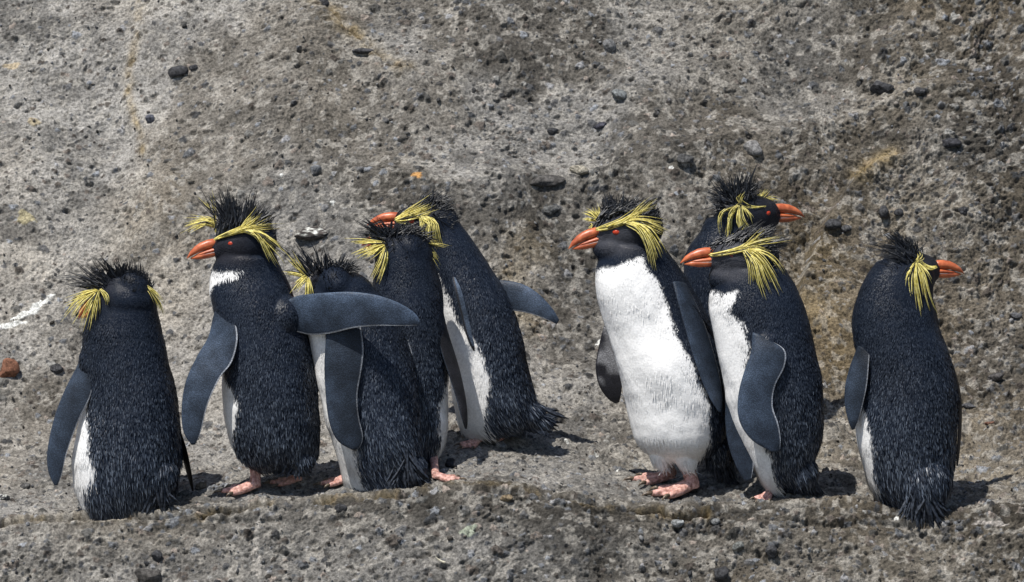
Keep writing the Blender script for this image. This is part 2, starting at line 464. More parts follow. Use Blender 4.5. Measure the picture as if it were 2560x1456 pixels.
    tt = np.clip(tint, 0, 1)[..., None]
    col = col*(1-tt*.75)+np.array([.33, .24, .105])*tt*.75
    col = np.clip(col, .01, .9)
    # base surface and normal
    Y = Ye(X)+S; Z = Ze(X)+np.interp(S, _s, _z)+macro(X, S)
    dYa = np.gradient(Y, aa, axis=0); dZa = np.gradient(Z, aa, axis=0); dZx = np.gradient(Z, xs, axis=1); dYx = np.gradient(Y, xs, axis=1)
    # normal = (1,dYx,dZx) x (0,dYa,dZa)
    nxn = dYx*dZa-dZx*dYa; nyn = -dZa; nzn = dYa
    L = np.sqrt(nxn**2+nyn**2+nzn**2)+1e-9
    SURF.update(xs=xs, aa=aa, D=D, nx=nxn/L, ny=nyn/L, nz=nzn/L)
    V = np.stack([X+D*nxn/L, Y+D*nyn/L, Z+D*nzn/L], -1).reshape(-1, 3)
    idx = np.arange(nx*na).reshape(na, nx)
    q = np.stack([idx[:-1, :-1], idx[:-1, 1:], idx[1:, 1:], idx[1:, :-1]], -1).reshape(-1, 4)
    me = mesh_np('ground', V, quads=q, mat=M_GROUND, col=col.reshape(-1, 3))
    o = link('ground', me); tag(o, kind='structure')
build_ground()

# ------------------------------------------------------------------ stones
def ico(sub):
    bm = bmesh.new(); bmesh.ops.create_icosphere(bm, subdivisions=sub, radius=1)
    V = np.array([v.co[:] for v in bm.verts]); F = np.array([[v.index for v in f.verts] for f in bm.faces]); bm.free()
    return V, F
ICO1, ICO3 = ico(1), ico(4)
def stone_shape(V, seed, ang=.25, fine=.05):
    r = np.random.default_rng(seed)
    out = V.copy()
    for _ in range(9):                      # flat facets
        d = r.normal(size=3); d /= np.linalg.norm(d)
        h = r.uniform(.55, .9)
        k = out@d
        out -= np.clip(k-h, 0, None)[:, None]*d*.92
    f = 1+ang*noise3(V*1.3+seed*3.1, 1.0, seed)+fine*noise3(V+seed, 5, seed+2)+fine*.6*noise3(V+seed, 13, seed+4)
    return out*f[:, None]
def stone(px, py, rx, ry, c, label, rz=0.0, seed=1, cat='stone', sink=.2, group=None, name='stone', light=None):
    h = hit2(px, py+ry*.3)
    V, F = ICO3
    v = stone_shape(V, seed)
    v = v*np.array([rx*1.15, (rx+ry)*.5, ry*1.2])*MPP
    cz, sz = math.cos(rz), math.sin(rz)
    v = np.stack([v[:, 0]*cz-v[:, 2]*sz, v[:, 1], v[:, 0]*sz+v[:, 2]*cz], -1)
    s_ = fbm(V[:, 0]*3+seed, V[:, 2]*3, 3, seed)
    cc = np.asarray(c)[None]*(1+.5*s_)[:, None]
    if light is not None:
        k = (sstep(.10, .2, fbm(V[:, 0]*4.3+seed, V[:, 2]*4.1+V[:, 1]*2, 3, 2))*sstep(-.3, .2, V[:, 2]))[:, None]
        cc = cc*(1-k)+np.asarray(light)*k
    me = mesh_np(name, v, tris=F, mat=M_STONE, col=cc)
    o = link(name, me); o.location = (h[0], h[1]-(.5-sink)*ry*MPP, h[2]+(.5-sink)*ry*MPP*.8)
    tag(o, label, cat, group)
    return o
DK = (.055, .055, .058); GR = (.15, .15, .15); TN = (.27, .24, .19)
stone(446, 176, 27, 16, DK, 'dark angular stone on the upper left slope, largest one there', .35, 3)
stone(482, 166, 13, 7, DK, 'small dark stone touching the right end of the largest upper left stone', .2, 4)
stone(378, 298, 13, 14, (.12, .125, .15), 'bluish grey wedge shaped stone below the vertical crease at upper left', .5, 5)
stone(906, 123, 26, 8, DK, 'flat dark stone wedged under the yellowish diagonal crease', -.05, 6)
stone(808, 8, 15, 14, DK, 'dark stone at the very top edge above the diagonal crease', .4, 7)
stone(1521, 116, 17, 19, (.17, .17, .17), 'round grey stone high on the slope right of centre', 0, 8)
stone(1548, 236, 21, 15, (.20, .21, .21), 'pale blue grey stone below the round grey one, upper slope', -.1, 9)
stone(1446, 427, 24, 13, (.34, .31, .25), 'pale cream stone casting a shadow above the white bellied penguin', -.1, 10)
stone(1500, 313, 17, 9, (.06, .06, .075), 'small dark shiny stone between the two pale stones above centre right', .1, 11)
stone(1382, 327, 15, 8, DK, 'small dark stone left of the small shiny one, middle slope', 0, 12)
stone(2204, 216, 31, 17, DK, 'big dark flat stone on the upper right slope', .1, 13)
stone(2300, 229, 15, 11, DK, 'small dark stone right of the big dark flat one, upper right', 0, 14)
stone(2302, 362, 17, 10, DK, 'left one of two dark stones lying side by side, right slope', .1, 15)
stone(2375, 357, 27, 13, (.045, .045, .05), 'right and larger one of two dark stones lying side by side', .1, 16)
stone(1893, 362, 32, 20, (.20, .195, .19), 'large half buried light grey stone above the rear right facing penguin', -.1, 17, sink=.6)
stone(1716, 402, 22, 13, (.08, .08, .08), 'dark stone halfway up the slope, left below the large half buried one', 0, 18)
stone(1360, 447, 52, 15, (.085, .08, .075), 'low broad dark hump of rock under the pale cream stone', 0, 19, sink=.6)
stone(1378, 521, 21, 12, (.13, .13, .125), 'flat grey stone level with the white bellied penguin crest, to its left', 0, 20, sink=.5)
stone(24, 926, 25, 27, (.20, .095, .06), 'round reddish brown stone cut by the left edge', .2, 21)
stone(142, 922, 16, 12, DK, 'small dark stone left of the leftmost penguin shoulder', .1, 22)
stone(1128, 1164, 14, 13, (.022, .024, .03), 'smooth black stone beside the foot of a penguin in the middle', .3, 23, sink=.1)
stone(1693, 1307, 14, 10, (.24, .25, .25), 'light grey rounded pebble below the feet of the white bellied penguin', 0, 24, sink=.1)
stone(1790, 1304, 12, 8, (.19, .195, .195), 'grey pebble right of the light rounded one, under the ledge', .1, 25, sink=.15)
stone(1848, 1362, 18, 9, (.17, .175, .165), 'elongated greenish grey pebble lying tilted on the front face', .5, 26, sink=.15)
stone(1928, 1374, 17, 14, DK, 'black lump right of the tilted greenish pebble', 0, 27)
stone(1798, 1430, 20, 18, DK, 'black lump near the bottom edge below the tilted pebble', 0, 28)
stone(372, 1440, 33, 20, (.075, .07, .065), 'dark blocky stone cut by the bottom edge at left', .05, 29)
stone(393, 1389, 12, 13, DK, 'dark upright pebble just above the blocky bottom edge stone', .1, 30)
stone(9, 1246, 15, 11, DK, 'dark stone with white spots cut by the left edge near the ledge', .4, 31, light=(.55, .55, .5))
stone(64, 1215, 16, 8, (.09, .088, .085), 'flat grey brown stone left of the leftmost penguin flipper tip', 0, 32)
stone(785, 580, 50, 15, (.07, .06, .055), 'broad dark rock with white guano crust behind the second penguin head', .05, 33, sink=.55, light=(.6, .6, .55))
stone(2086, 552, 22, 12, DK, 'dark stone on the slope between the right penguins', .15, 34)
stone(2112, 568, 14, 9, (.07, .07, .072), 'small dark stone touching the lower right of another, between the right penguins', -.1, 35)
stone(2206, 527, 14, 15, DK, 'dark oval stone above the crest of the rightmost penguin', .2, 36)
stone(2246, 533, 11, 11, DK, 'dark round stone right of the oval one above the rightmost penguin', 0, 37)
stone(2410, 523, 14, 10, DK, 'dark small stone up right of the rightmost penguin head', 0, 38)
stone(2488, 940, 26, 10, (.085, .08, .078), 'flat dark stone right of the rightmost penguin back', .1, 39)
stone(2420, 1014, 18, 8, (.08, .08, .085), 'dark slate coloured stone touching the right flank of the rightmost penguin', 0, 40)
stone(2476, 1058, 15, 5, (.16, .085, .06), 'small reddish stone low on the right slope', 0, 41)
stone(2464, 1255, 14, 9, DK, 'dark stone at the end of the rightmost penguin shadow', 0, 42, sink=.2)
stone(502, 1218, 16, 9, (.12, .105, .085), 'brown grey stone between the two leftmost penguins', .4, 43, sink=.2)
stone(460, 1234, 17, 9, (.085, .085, .085), 'dark grey stone right of the leftmost penguin tail', .1, 44, sink=.2)
stone(1268, 1246, 14, 9, (.22, .17, .11), 'tan stone set in the ledge lip below the middle group', 0, 45)
stone(852, 1270, 14, 10, DK, 'dark lump just under the ledge lip below the middle group', 0, 46)
stone(2428, 200, 12, 6, (.10, .10, .10), 'tiny flat stone high on the right slope', 0, 47)
stone(2538, 788, 16, 7, (.11, .11, .115), 'thin slate sliver at the right edge, mid height', 0, 48)

def bone():
    h = hit2(1101, 1408)
    bm = bmesh.new()
    pts = [(-12, 0, 9), (-6, 0, 3), (2, 0, -2), (9, 0, -5), (13, 0, -4)]; rr = [1.6, 2.4, 2.6, 3.2, 1.5]
    rings = []
    for (x, y, z), r in zip(pts, rr):
        rings.append([bm.verts.new(((x)*MPP, (y+r*math.cos(a))*MPP, (z+r*math.sin(a))*MPP)) for a in np.linspace(0, 2*math.pi, 9)[:-1]])
    for a, b in zip(rings[:-1], rings[1:]):
        for i in range(8): bm.faces.new((a[i], a[(i+1) % 8], b[(i+1) % 8], b[i]))
    bm.faces.new(rings[0]); bm.faces.new(rings[-1])
    me = bpy.data.meshes.new('bone'); bm.to_mesh(me); bm.free()
    finish(me, simple('bleached_bone', (.55, .5, .38), (.7, .66, .52), .6, 200), None, True)
    o = link('bone', me); o.location = (h[0], h[1]-.004, h[2]+.006)
    tag(o, 'small curved cream coloured bone fragment on the rock face, bottom centre', 'bone')
bone()

def gravel():
    R_ = np.random.default_rng(5)
    V1, F1 = ICO1
    n = 3600
    x = R_.uniform(-1.3, 1.3, n)
    kind = R_.random(n)
    a = np.where(kind < .38, R_.uniform(-.32, .012, n), np.where(kind < .62, R_.uniform(0, .45, n)**1.0, R_.uniform(.4, 2.1, n)))
    keep = vnoise(x*6, a*6+3, 2)+R_.uniform(-.3, .5, n) > -.05
    x, a = x[keep], a[keep]; n = len(x)
    s = np.interp(a, _arc, _s); Y = Ye(x)+s; Z = ground_z(x, Y)
    r = .0016+.0022*R_.random(n)**2+np.where(R_.random(n) < .05, .004*R_.random(n), 0)
    off = surf(x, Y)
    allV = []; allF = []; allC = []
    for i in range(n):
        q = R_.normal(size=(3, 3)); q, _ = np.linalg.qr(q)
        v = (V1*(1+.25*R_.uniform(-1, 1, (len(V1), 1))))*np.array([1.3, 1, .75])*r[i]
        v = v@q.T+np.array([x[i], Y[i]-.0006, Z[i]+.0010])+off[i]
        allV.append(v); allF.append(F1+i*len(V1))
        b = R_.choice([.04, .055, .075, .10, .14, .2]); t = R_.choice(3)
        allC.append(np.tile(np.array([(1, 1, 1), (1.08, .97, .85), (.97, 1, 1.06)][t])*b, (len(V1), 1)))
    me = mesh_np('gravel', np.concatenate(allV), tris=np.concatenate(allF), mat=M_STONE, col=np.concatenate(allC))
    o = link('gravel', me); tag(o, 'loose dark and grey volcanic grit scattered over ledge and slope', 'gravel', kind='stuff')
gravel()
# ------------------------------------------------------------------ penguin builder
def interp_tab(tab, y, k):
    t = np.array(tab, dtype=float)
    return np.interp(y, t[:, 0], t[:, k])

def loft_rings(rings, cap=True):
    """rings: list of (k,3) arrays -> V, quads/tris"""
    k = len(rings[0]); V = np.concatenate(rings); F = []
    for i in range(len(rings)-1):
        for j in range(k):
            F.append([i*k+j, i*k+(j+1) % k, (i+1)*k+(j+1) % k, (i+1)*k+j])
    if cap:
        F.append(list(range(k))[::-1]); F.append([(len(rings)-1)*k+j for j in range(k)])
    return V, F
def ellipsoid(c, ax, R, seg=24, rg=14):
    rings = []
    for i in range(1, rg):
        ph = math.pi*i/rg
        a = np.linspace(0, 2*math.pi, seg, endpoint=False)
        p = np.stack([np.full(seg, math.cos(ph))*ax[0], np.sin(ph)*np.cos(a)*ax[1], np.sin(ph)*np.sin(a)*ax[2]], -1)
        rings.append(p@R.T+c)
    return loft_rings(rings)
def remesh(name, parts, voxel, smooth, mat):
    V = []; F = []; o = 0
    for v, f in parts:
        V.append(np.asarray(v)); F += [[i+o for i in q] for q in f]; o += len(v)
    V = np.concatenate(V)
    me = bpy.data.meshes.new(name); me.from_pydata([tuple(v) for v in V], [], F)
    bm = bmesh.new(); bm.from_mesh(me); bmesh.ops.recalc_face_normals(bm, faces=bm.faces); bm.to_mesh(me); bm.free()
    o = bpy.data.objects.new('tmp_'+name, me); COL.objects.link(o)
    m = o.modifiers.new('r', 'REMESH'); m.mode = 'VOXEL'; m.voxel_size = voxel
    s = o.modifiers.new('s', 'SMOOTH'); s.iterations = smooth; s.factor = .5
    dg = bpy.context.evaluated_depsgraph_get()
    out = bpy.data.meshes.new_from_object(o.evaluated_get(dg))
    bpy.data.objects.remove(o); bpy.data.meshes.remove(me)
    out.name = name
    return out
def arrays(me):
    V = np.empty(len(me.vertices)*3, dtype=np.float32); me.vertices.foreach_get('co', V); V = V.reshape(-1, 3).astype(float)
    me.calc_loop_triangles()
    T = np.empty(len(me.loop_triangles)*3, dtype=np.int32); me.loop_triangles.foreach_get('vertices', T); T = T.reshape(-1, 3)
    Nn = np.empty(len(me.vertices)*3, dtype=np.float32); me.vertices.foreach_get('normal', Nn); Nn = Nn.reshape(-1, 3).astype(float)
    return V, T, Nn
def catmull(pts, n):
    p = np.asarray(pts, float)
    if len(p) == 2: return p[0]+(p[1]-p[0])*np.linspace(0, 1, n)[:, None]
    p = np.concatenate([[2*p[0]-p[1]], p, [2*p[-1]-p[-2]]])
    m = len(p)-3; out = []
    for t in np.linspace(0, m-1e-6, n):
        i = int(t); f = t-i
        a, b, c, d = p[i:i+4]
        out.append(.5*((2*b)+(-a+c)*f+(2*a-5*b+4*c-d)*f*f+(-a+3*b-3*c+d)*f**3))
    return np.array(out)
def strand(path, w, prof, V, F):
    """a thin three-sided feather along path"""
    n = len(path); o = len(V)
    for i in range(n):
        t = path[min(i+1, n-1)]-path[max(i-1, 0)]; t = t/(np.linalg.norm(t)+1e-9)
        a = np.cross(t, [0.0, 1, 0.15]); a /= np.linalg.norm(a)+1e-9
        b = np.cross(t, a)
        ww = w*prof(i/(n-1))
        V.append(path[i]+a*ww*.5); V.append(path[i]-a*ww*.5); V.append(path[i]-b*ww*.28)
    for i in range(n-1):
        for j in range(3):
            F.append([o+i*3+j, o+i*3+(j+1) % 3, o+i*3+3+(j+1) % 3, o+i*3+3+j])

def rotm(yaw, pitch, roll=0.0):
    """head frame: +X forward, +Z up. yaw 180 = picture left, 90 = away from the camera"""
    return np.array(Matrix.Rotation(math.radians(yaw), 3, 'Z') @ Matrix.Rotation(-math.radians(pitch), 3, 'Y') @ Matrix.Rotation(math.radians(roll), 3, 'X'))

BACK = np.array([.0085, .0125, .022]); BACKTIP = np.array([.12, .15, .20]); WHITE = np.array([.85, .845, .835])  # BACKTIP: pale feather tips, and glints on the coat put into the colour

def penguin(S):
    R_ = np.random.default_rng(S['seed'])
    bx, by = S['base']
    g = hit(bx, by); Yb = g[1]
    sc = (Yb-CAM[1])/DIST*MPP/math.cos(PITCH)*math.cos(PITCH)      # metres per photo pixel at this penguin
    def W_(px, py, d=0.0): return P(px, py, Yb+d*sc)
    root = bpy.data.objects.new('penguin', None); COL.objects.link(root)
    root.location = g; root.empty_display_size = .05
    tag(root, S['label'], 'penguin', 'crested penguins standing on the rock ledge')
    G = g.copy()
    def out(name, V, F, mat, parent=root, col=None, smooth=True):
        return link(name, mesh_from(name, np.asarray(V)-G, F, mat, col, smooth), parent)
    # ---- body: lofted trunk and neck, head ellipsoids, merged into one surface
    st = S['body']                              # (y, xl, xr, depth centre, depth half)
    ys = np.array([q[0] for q in st], float)
    yy = np.arange(ys[0], ys[-1]+1, 9.0)
    def sm(k):
        v = interp_tab(st, yy, k)
        return np.convolve(np.pad(v, 1, mode='edge'), [.25, .5, .25], 'valid')
    XL, XR, DC, DH = sm(1), sm(2), sm(3), sm(4)
    rings = []
    for y, a, b, c, h in zip(yy, XL, XR, DC, DH):
        ctr = W_((a+b)/2, y, c); th = np.linspace(0, 2*math.pi, 40, endpoint=False)
        ct, sn = np.cos(th), np.sin(th)
        rings.append(np.stack([ctr[0]+(b-a)/2*sc*ct, ctr[1]+h*sc*np.sign(sn)*np.abs(sn)**.92, np.full(40, ctr[2])], -1))
    parts = [loft_rings(rings)]
    hx, hy, hd, hyaw, hpit, hs = S['head']; hroll = S.get('roll', 0)
    HR = rotm(hyaw, hpit, hroll); HC = W_(hx, hy, hd); hsc = hs*sc
    def H(x, y, z): return HC+HR@(np.array([x, y, z])*hsc)
    for (c, ax) in (((0, 0, 2), (74, 50, 54)), ((36, 0, 2), (46, 36, 40)), ((58, 0, -5), (30, 20, 24)), ((-22, 0, 10), (56, 46, 52)), ((24, 0, 16), (50, 32, 27)), ((48, 0, -14), (38, 27, 25)), ((16, 0, -20), (56, 42, 44))):
        parts.append(ellipsoid(H(*c), np.array(ax)*hsc, HR))
    nk = S.get('neck')                          # optional extra throat blobs: (px,py,d,rx,ry,rd)
    for q in (nk or []):
        parts.append(ellipsoid(W_(*q[:3]), np.array([q[3], q[5], q[4]])*sc, np.eye(3)))
    bme = remesh('body', parts, .0031, 7, None)
    V, T, Nn = arrays(bme)
    # soft lumps of the coat
    lump = noise3(V, 22, 3)*.0045+noise3(V, 55, 5)*.0020+noise3(V, 140, 1)*.0005
    nearhead = np.clip(1-np.linalg.norm(V-HC, axis=1)/(95*hsc), 0, 1)
    V = V+Nn*(lump*(1-nearhead))[:, None]
    for (qx, qy, qd, qr, qa) in S.get('bumps', []):
        V = V+Nn*(qa*sc*np.exp(-(np.linalg.norm((V-W_(qx, qy, qd))*np.array([1, .6, 1]), axis=1)/(qr*sc))**2))[:, None]
    # spine lookup for the colouring
    zt = np.array([W_(1280, y, 0)[2] for y in yy]); cx = np.array([W_((a+b)/2, y, 0)[0] for y, a, b in zip(yy, XL, XR)])
    cy = Yb+DC*sc; rx = (XR-XL)/2*sc; ry = DH*sc
    o = np.argsort(zt)
    wt = S['white']                             # (y, boundary x on the camera side)
    beta = S['beta']
    wy = np.array([q[0] for q in wt], float); wx_ = np.array([q[1] for q in wt], float)
    aa_ = []
    for y, x in zip(wy, wx_):
        a = np.interp(y, yy, XL); b = np.interp(y, yy, XR); u = np.clip((x-(a+b)/2)/((b-a)/2), -1, 1)
        th = 360-math.degrees(math.acos(u))
        aa_.append(abs((th-beta+180) % 360-180))
    wz = np.array([W_(1280, y, 0)[2] for y in wy]); wo = np.argsort(wz); wa = np.array(aa_)
    ztop = W_(1280, wy[0], 0)[2]
    def whiteness(p):
        z = p[:, 2]
        c_x = np.interp(z, zt[o], cx[o]); c_y = np.interp(z, zt[o], cy[o]); r_x = np.interp(z, zt[o], rx[o]); r_y = np.interp(z, zt[o], ry[o])
        th = np.degrees(np.arctan2((p[:, 1]-c_y)/r_y, (p[:, 0]-c_x)/r_x))
        d = np.abs((th-beta+180) % 360-180)
        w = np.interp(z, wz[wo], wa[wo])
        m = (w-d)/57.3*(r_x+r_y)/2
        m = np.minimum(m, (ztop-z)*1.0+(S.get('toptilt', 0))*(p[:, 0]-c_x))
        hp = (p-HC)@HR/hsc
        hd_ = 1-np.sqrt((hp[:, 0]/88)**2+(hp[:, 1]/62)**2+((hp[:, 2]+8)/70)**2)
        m = np.where(hd_ > -.03, np.minimum(m, -.004), m)
        return m/sc
    def coatcol(p, tipk, rnd):
        m = whiteness(p)+9*noise3(p, 60, 2)+6*noise3(p, 210, 4)
        k = sstep(-4, 4, m+rnd*8)[:, None]
        var = 1+.5*noise3(p, 14, 6)
        dark = BACK*var[:, None]*(1-tipk)+BACKTIP*tipk
        hp = (p-HC)@HR/hsc
        face = sstep(1.35, 1.0, np.sqrt((hp[:, 0]/80)**2+(hp[:, 1]/60)**2+((hp[:, 2])/62)**2))[:, None]*sstep(-35, 30, hp[:, 0])[:, None]
        dark = dark*(1-face)+np.array(S.get('face', (.022, .023, .030)))*face
        wv = WHITE*(1-.10*np.clip(noise3(p, 30, 7)+.2, 0, 1)-.08*np.clip(noise3(p, 130, 1), 0, 1))[:, None]
        dirt = np.clip((W_(0, by-175, 0)[2]-p[:, 2])/(130*sc), 0, 1)*np.clip(.35+noise3(p, 28, 8)*1.3, 0, 1)
        wv = wv*(1-.55*dirt[:, None])+np.array([.30, .25, .20])*.55*dirt[:, None]
        return dark*(1-k)+wv*k, k[:, 0], face[:, 0]
    col0, k0, f0 = coatcol(V, 0.0, 0)
    # ---- feather coat: small overlapping blades that belong to the body surface
    A_, B_, C_ = V[T[:, 0]], V[T[:, 1]], V[T[:, 2]]
    area = np.linalg.norm(np.cross(B_-A_, C_-A_), axis=1)/2
    n = S.get('nf', 44000)
    ti = np.searchsorted(np.cumsum(area)/area.sum(), R_.random(n)); ti = np.clip(ti, 0, len(T)-1)
    u = R_.random(n); v = R_.random(n); f = u+v > 1; u[f] = 1-u[f]; v[f] = 1-v[f]
    p = A_[ti]*(1-u-v)[:, None]+B_[ti]*u[:, None]+C_[ti]*v[:, None]
    nr = Nn[T[ti, 0]]*(1-u-v)[:, None]+Nn[T[ti, 1]]*u[:, None]+Nn[T[ti, 2]]*v[:, None]
    nr /= np.linalg.norm(nr, axis=1)[:, None]
    mw = whiteness(p); hq = (p[:, 2]-W_(0, by-175, 0)[2])/sc
    kp = ~((mw > 22) & (hq > -10+R_.uniform(-30, 30, n)) & (R_.random(n) < .94))
    p = p[kp]; nr = nr[kp]; n = len(p)
    down = np.tile(np.array([0, 0, -1.0]), (n, 1))
    bk = H(120, 0, -10)
    away = p-bk; away /= np.linalg.norm(away, axis=1)[:, None]
    wh = np.clip(1.35-np.linalg.norm(p-HC, axis=1)/(85*hsc), 0, 1)[:, None]
    td = S.get('taildir', (0, 0, 0))
    low = np.clip((W_(0, by-170, 0)[2]-p[:, 2])/(120*sc), 0, 1)[:, None]
    dr = down*(1-wh)+away*wh*1.6+low*np.array(td)
    dr = dr+R_.normal(size=(n, 3))*.10+np.stack([noise3(p, 25, 1), noise3(p, 25, 3), noise3(p, 25, 5)], -1)*.28
    dr -= nr*np.sum(dr*nr, 1)[:, None]; dr /= np.linalg.norm(dr, axis=1)[:, None]+1e-9
    wd = np.cross(dr, nr)
    hz = np.clip((W_(0, by-480, 0)[2]-p[:, 2])/(380*sc), 0, 1)      # 0 at the neck, 1 at the rump
    tk = R_.random(n); tipk = np.where(tk < .20+.22*hz, R_.uniform(.3, 1.0, n)*(.40+.60*hz), R_.uniform(0, .12, n))*(1-wh[:, 0]*.85)*S.get('tip', 1.0)
    rnd = R_.uniform(-1, 1, n)
    cb, kb, fb = coatcol(p, tipk[:, None]*.15, rnd)
    ct_, _, _ = coatcol(p, tipk[:, None], rnd)
    L = (7+6*hz)*(1-.35*wh[:, 0])*R_.uniform(.7, 1.3, n)*sc
    L = np.where(kb > .5, (11+9*hz**2)*R_.uniform(.7, 1.4, n)*sc, L)
    L = L*(1+1.1*low[:, 0]*R_.random(n))
    tipk = tipk*(1-.6*low[:, 0])
    wdt = np.where(kb > .5, 1.9, np.where(tk < .20+.22*hz, 1.7+.3*hz, 2.3+.5*hz))*(1-.3*wh[:, 0])*sc*R_.uniform(.8, 1.2, n)
    lift = np.where(kb > .5, .025, .09+.20*hz)*R_.uniform(.3, 1.3, n)*(1-.85*wh[:, 0])
    roll = R_.normal(size=n)*(.12+.30*hz)*(kb < .5)*(1-.8*wh[:, 0])
    wd = wd+nr*roll[:, None]; 
    keep = p[:, 2] > G[2]-.3
    base = p-nr*(.6*sc)
    mid = p+dr*(L*.5)[:, None]+nr*(L*.5*lift)[:, None]+nr*(.4*sc)
    tip = p+dr*L[:, None]+nr*(L*lift*.9)[:, None]
    BV = np.stack([base-wd*(wdt*.35)[:, None], base+wd*(wdt*.35)[:, None], mid+wd*(wdt*.5)[:, None], mid-wd*(wdt*.5)[:, None], tip+wd*(wdt*.10)[:, None], tip-wd*(wdt*.10)[:, None]], 1)
    BC = np.stack([cb, cb, cb*.6+ct_*.4, cb*.6+ct_*.4, ct_, ct_], 1)
    nv = len(V); i0 = nv+np.arange(n)*6
    Q = np.concatenate([np.stack([i0, i0+1, i0+2, i0+3], 1), np.stack([i0+3, i0+2, i0+4, i0+5], 1)])
    polys = []
    VV = np.concatenate([V, BV.reshape(-1, 3)])-G
    gl = np.where(kb > .5, .25, np.where(tk < .20+.22*hz, .9*(.25+.75*hz), .24)*(1-.75*wh[:, 0]))
    CC = np.concatenate([np.concatenate([col0, np.full((nv, 1), .08)], 1), np.concatenate([BC.reshape(-1, 3), np.repeat(gl, 6)[:, None]], 1)])
    me = mesh_np('body', VV, quads=Q, tris=T, mat=M_FEATH, col=CC)
    link('body', me, root); bpy.data.meshes.remove(bme)
    # ---- beak with its lower mandible and the pale gape line
    def tube(path, ry_, rz_, seg=14, flat=0):
        rings = []
        for i, q in enumerate(path):
            a = np.linspace(0, 2*math.pi, seg, endpoint=False)
            rings.append(np.array([H(q[0], ry_[i]*math.cos(t), q[1]+rz_[i]*math.sin(t)*(1 if math.sin(t) > 0 else (1-flat))) for t in a]))
        return loft_rings(rings)
    v, f = tube([(70, 5), (84, 4), (100, 0), (116, -6), (130, -14), (142, -23), (150, -33)], [8, 11, 11.5, 10, 8, 5.5, 1.5], [8, 12.5, 13.3, 13, 11, 7.5, 1.5], flat=.2)
    beak = out('beak', v, f, M_BEAK)
    v, f = tube([(52, -7), (66, -9), (84, -12), (102, -17), (118, -22), (132, -28)], [8, 13, 13.2, 11, 8, 3.5], [1.0, 5.5, 6.5, 5.6, 3.9, 1.2])
    out('side_plate', v, f, M_BEAK, beak)
    v, f = tube([(56, -14), (70, -18), (88, -21), (106, -25), (124, -29), (141, -33)], [8, 12.2, 12.2, 10, 7, 1.8], [1.5, 7, 9, 8.6, 5.8, 1.5], flat=-.15)
    out('lower_mandible', v, f, M_BEAK, beak)
    v, f = tube([(48, -11), (62, -14), (80, -17), (98, -21), (116, -26), (130, -30)], [8, 13.0, 13.4, 11.2, 8, 4], [1.0, 1.9, 1.9, 1.7, 1.4, 1.0])
    out('gape', v, f, M_GAPE, beak)
    # ---- eyes
    for sd_ in (1, -1):
        ang = 0.36
        R2 = HR@np.array(Matrix.Rotation(-sd_*ang, 3, 'Z'))
        c = H(40, sd_*35.5, 8)
        v, f = ellipsoid(c, np.array([12.5, 5.0, 9.5])*hsc, R2, 18, 10)
        eye = out('eye', v, f, M_LID); 
        v, f = ellipsoid(c+R2@np.array([0, sd_*2.6, -.5])*hsc, np.array([9.0, 4.9, 6.4])*hsc, R2, 18, 10)
        iris = out('iris', v, f, M_IRIS, eye)
        v, f = ellipsoid(c+R2@np.array([.5, sd_*5.8, .3])*hsc, np.array([2.4, 1.6, 2.4])*hsc, R2, 12, 8)
        out('pupil', v, f, M_PUPIL, eye)
    # ---- black crest
    Vb = []; Fb = []
    for (n_, w, jr, jt, roots, tips, *rest) in S['crest']:
        lmin = (rest[0] if rest else .5)-.06
        roots = np.array(roots, float); tips = np.array(tips, float)
        def at(A, u):
            if len(A) == 1: return A[0]
            x = u*(len(A)-1); i = min(int(x), len(A)-2); return A[i]+(A[i+1]-A[i])*(x-i)
        n_ = int(n_*1.25)
        for i in range(n_):
            u = (i+R_.random())/n_
            if i % 4 == 0: cj = R_.normal(size=3); cl = R_.random(); cu = u
            r = at(roots, u)+R_.normal(size=3)*jr; t = at(tips, .35*u+.65*cu)+cj*jt*1.1+R_.normal(size=3)*jt*.35
            t = r+(t-r)*(lmin+(1.08-lmin)*(.6*cl+.4*R_.random())**1.35*1.12)
            md = (r+t)/2+R_.normal(size=3)*3+np.array([0, -abs(R_.normal())*np.linalg.norm((t-r)[:2])*.05, 0])
            path = catmull([W_(*r), W_(*md), W_(*t)], 7)
            strand(path, w*.85*sc*R_.uniform(.7, 1.2), lambda x: (1-x)**.95*.95+.05, Vb, Fb)
    for i in range(420):                        # short bristles over the crown and nape
        y_ = R_.uniform(-1, 1); x_ = R_.uniform(-.95, .62)
        z_ = math.sqrt(max(0, 1-(y_*.8)**2-(x_*.9)**2))
        r = np.array([x_*66-4, y_*38, 4+z_*50-3])
        dv = np.array([-.75+R_.normal()*.15, y_*.5+R_.normal()*.15, .62+R_.normal()*.12]); ln = R_.uniform(9, 24)*(1.15-abs(x_+.2)*.6)
        path = np.array([H(*(r+dv*ln*t+np.array([-1, 0, .5])*ln*.25*t*t)) for t in (0, .33, .66, 1)])
        strand(path, 3.0*sc, lambda x: (1-x)**.9*.95+.05, Vb, Fb)
    Vk, Fk = Vb, Fb
    # ---- yellow plumes, one part for each side of the head
    for side in ('near', 'far'):
        if side not in S: continue
        Vy = []; Fy = []
        for (n_, w, jr, jt, pts) in S[side]:
            n_ = int(n_*2.5+.5); w = w*.43; jt = jt*1.7
            for i in range(n_):
                pj = np.array(pts, float); m = len(pj); off = R_.normal(size=3)
                for k_ in range(m):
                    x = k_/(m-1); pj[k_] += R_.normal(size=3)*.8+off*(jr*.55*(1-x)+jt*x**.8)
                path = catmull(pj, 9)
                path = path[:max(5, int(round(9*R_.uniform(.62, 1.0))))]
                path = np.array([W_(*q) for q in path])
                strand(path, w*sc*R_.uniform(.7, 1.2), lambda x: .5+.5*math.sin(min(1, x*2.5)*math.pi/2) if x < .4 else (1-((x-.4)/.6)**1.2)*.95+.05, *((Vk, Fk) if R_.random() < .13 else (Vy, Fy)))
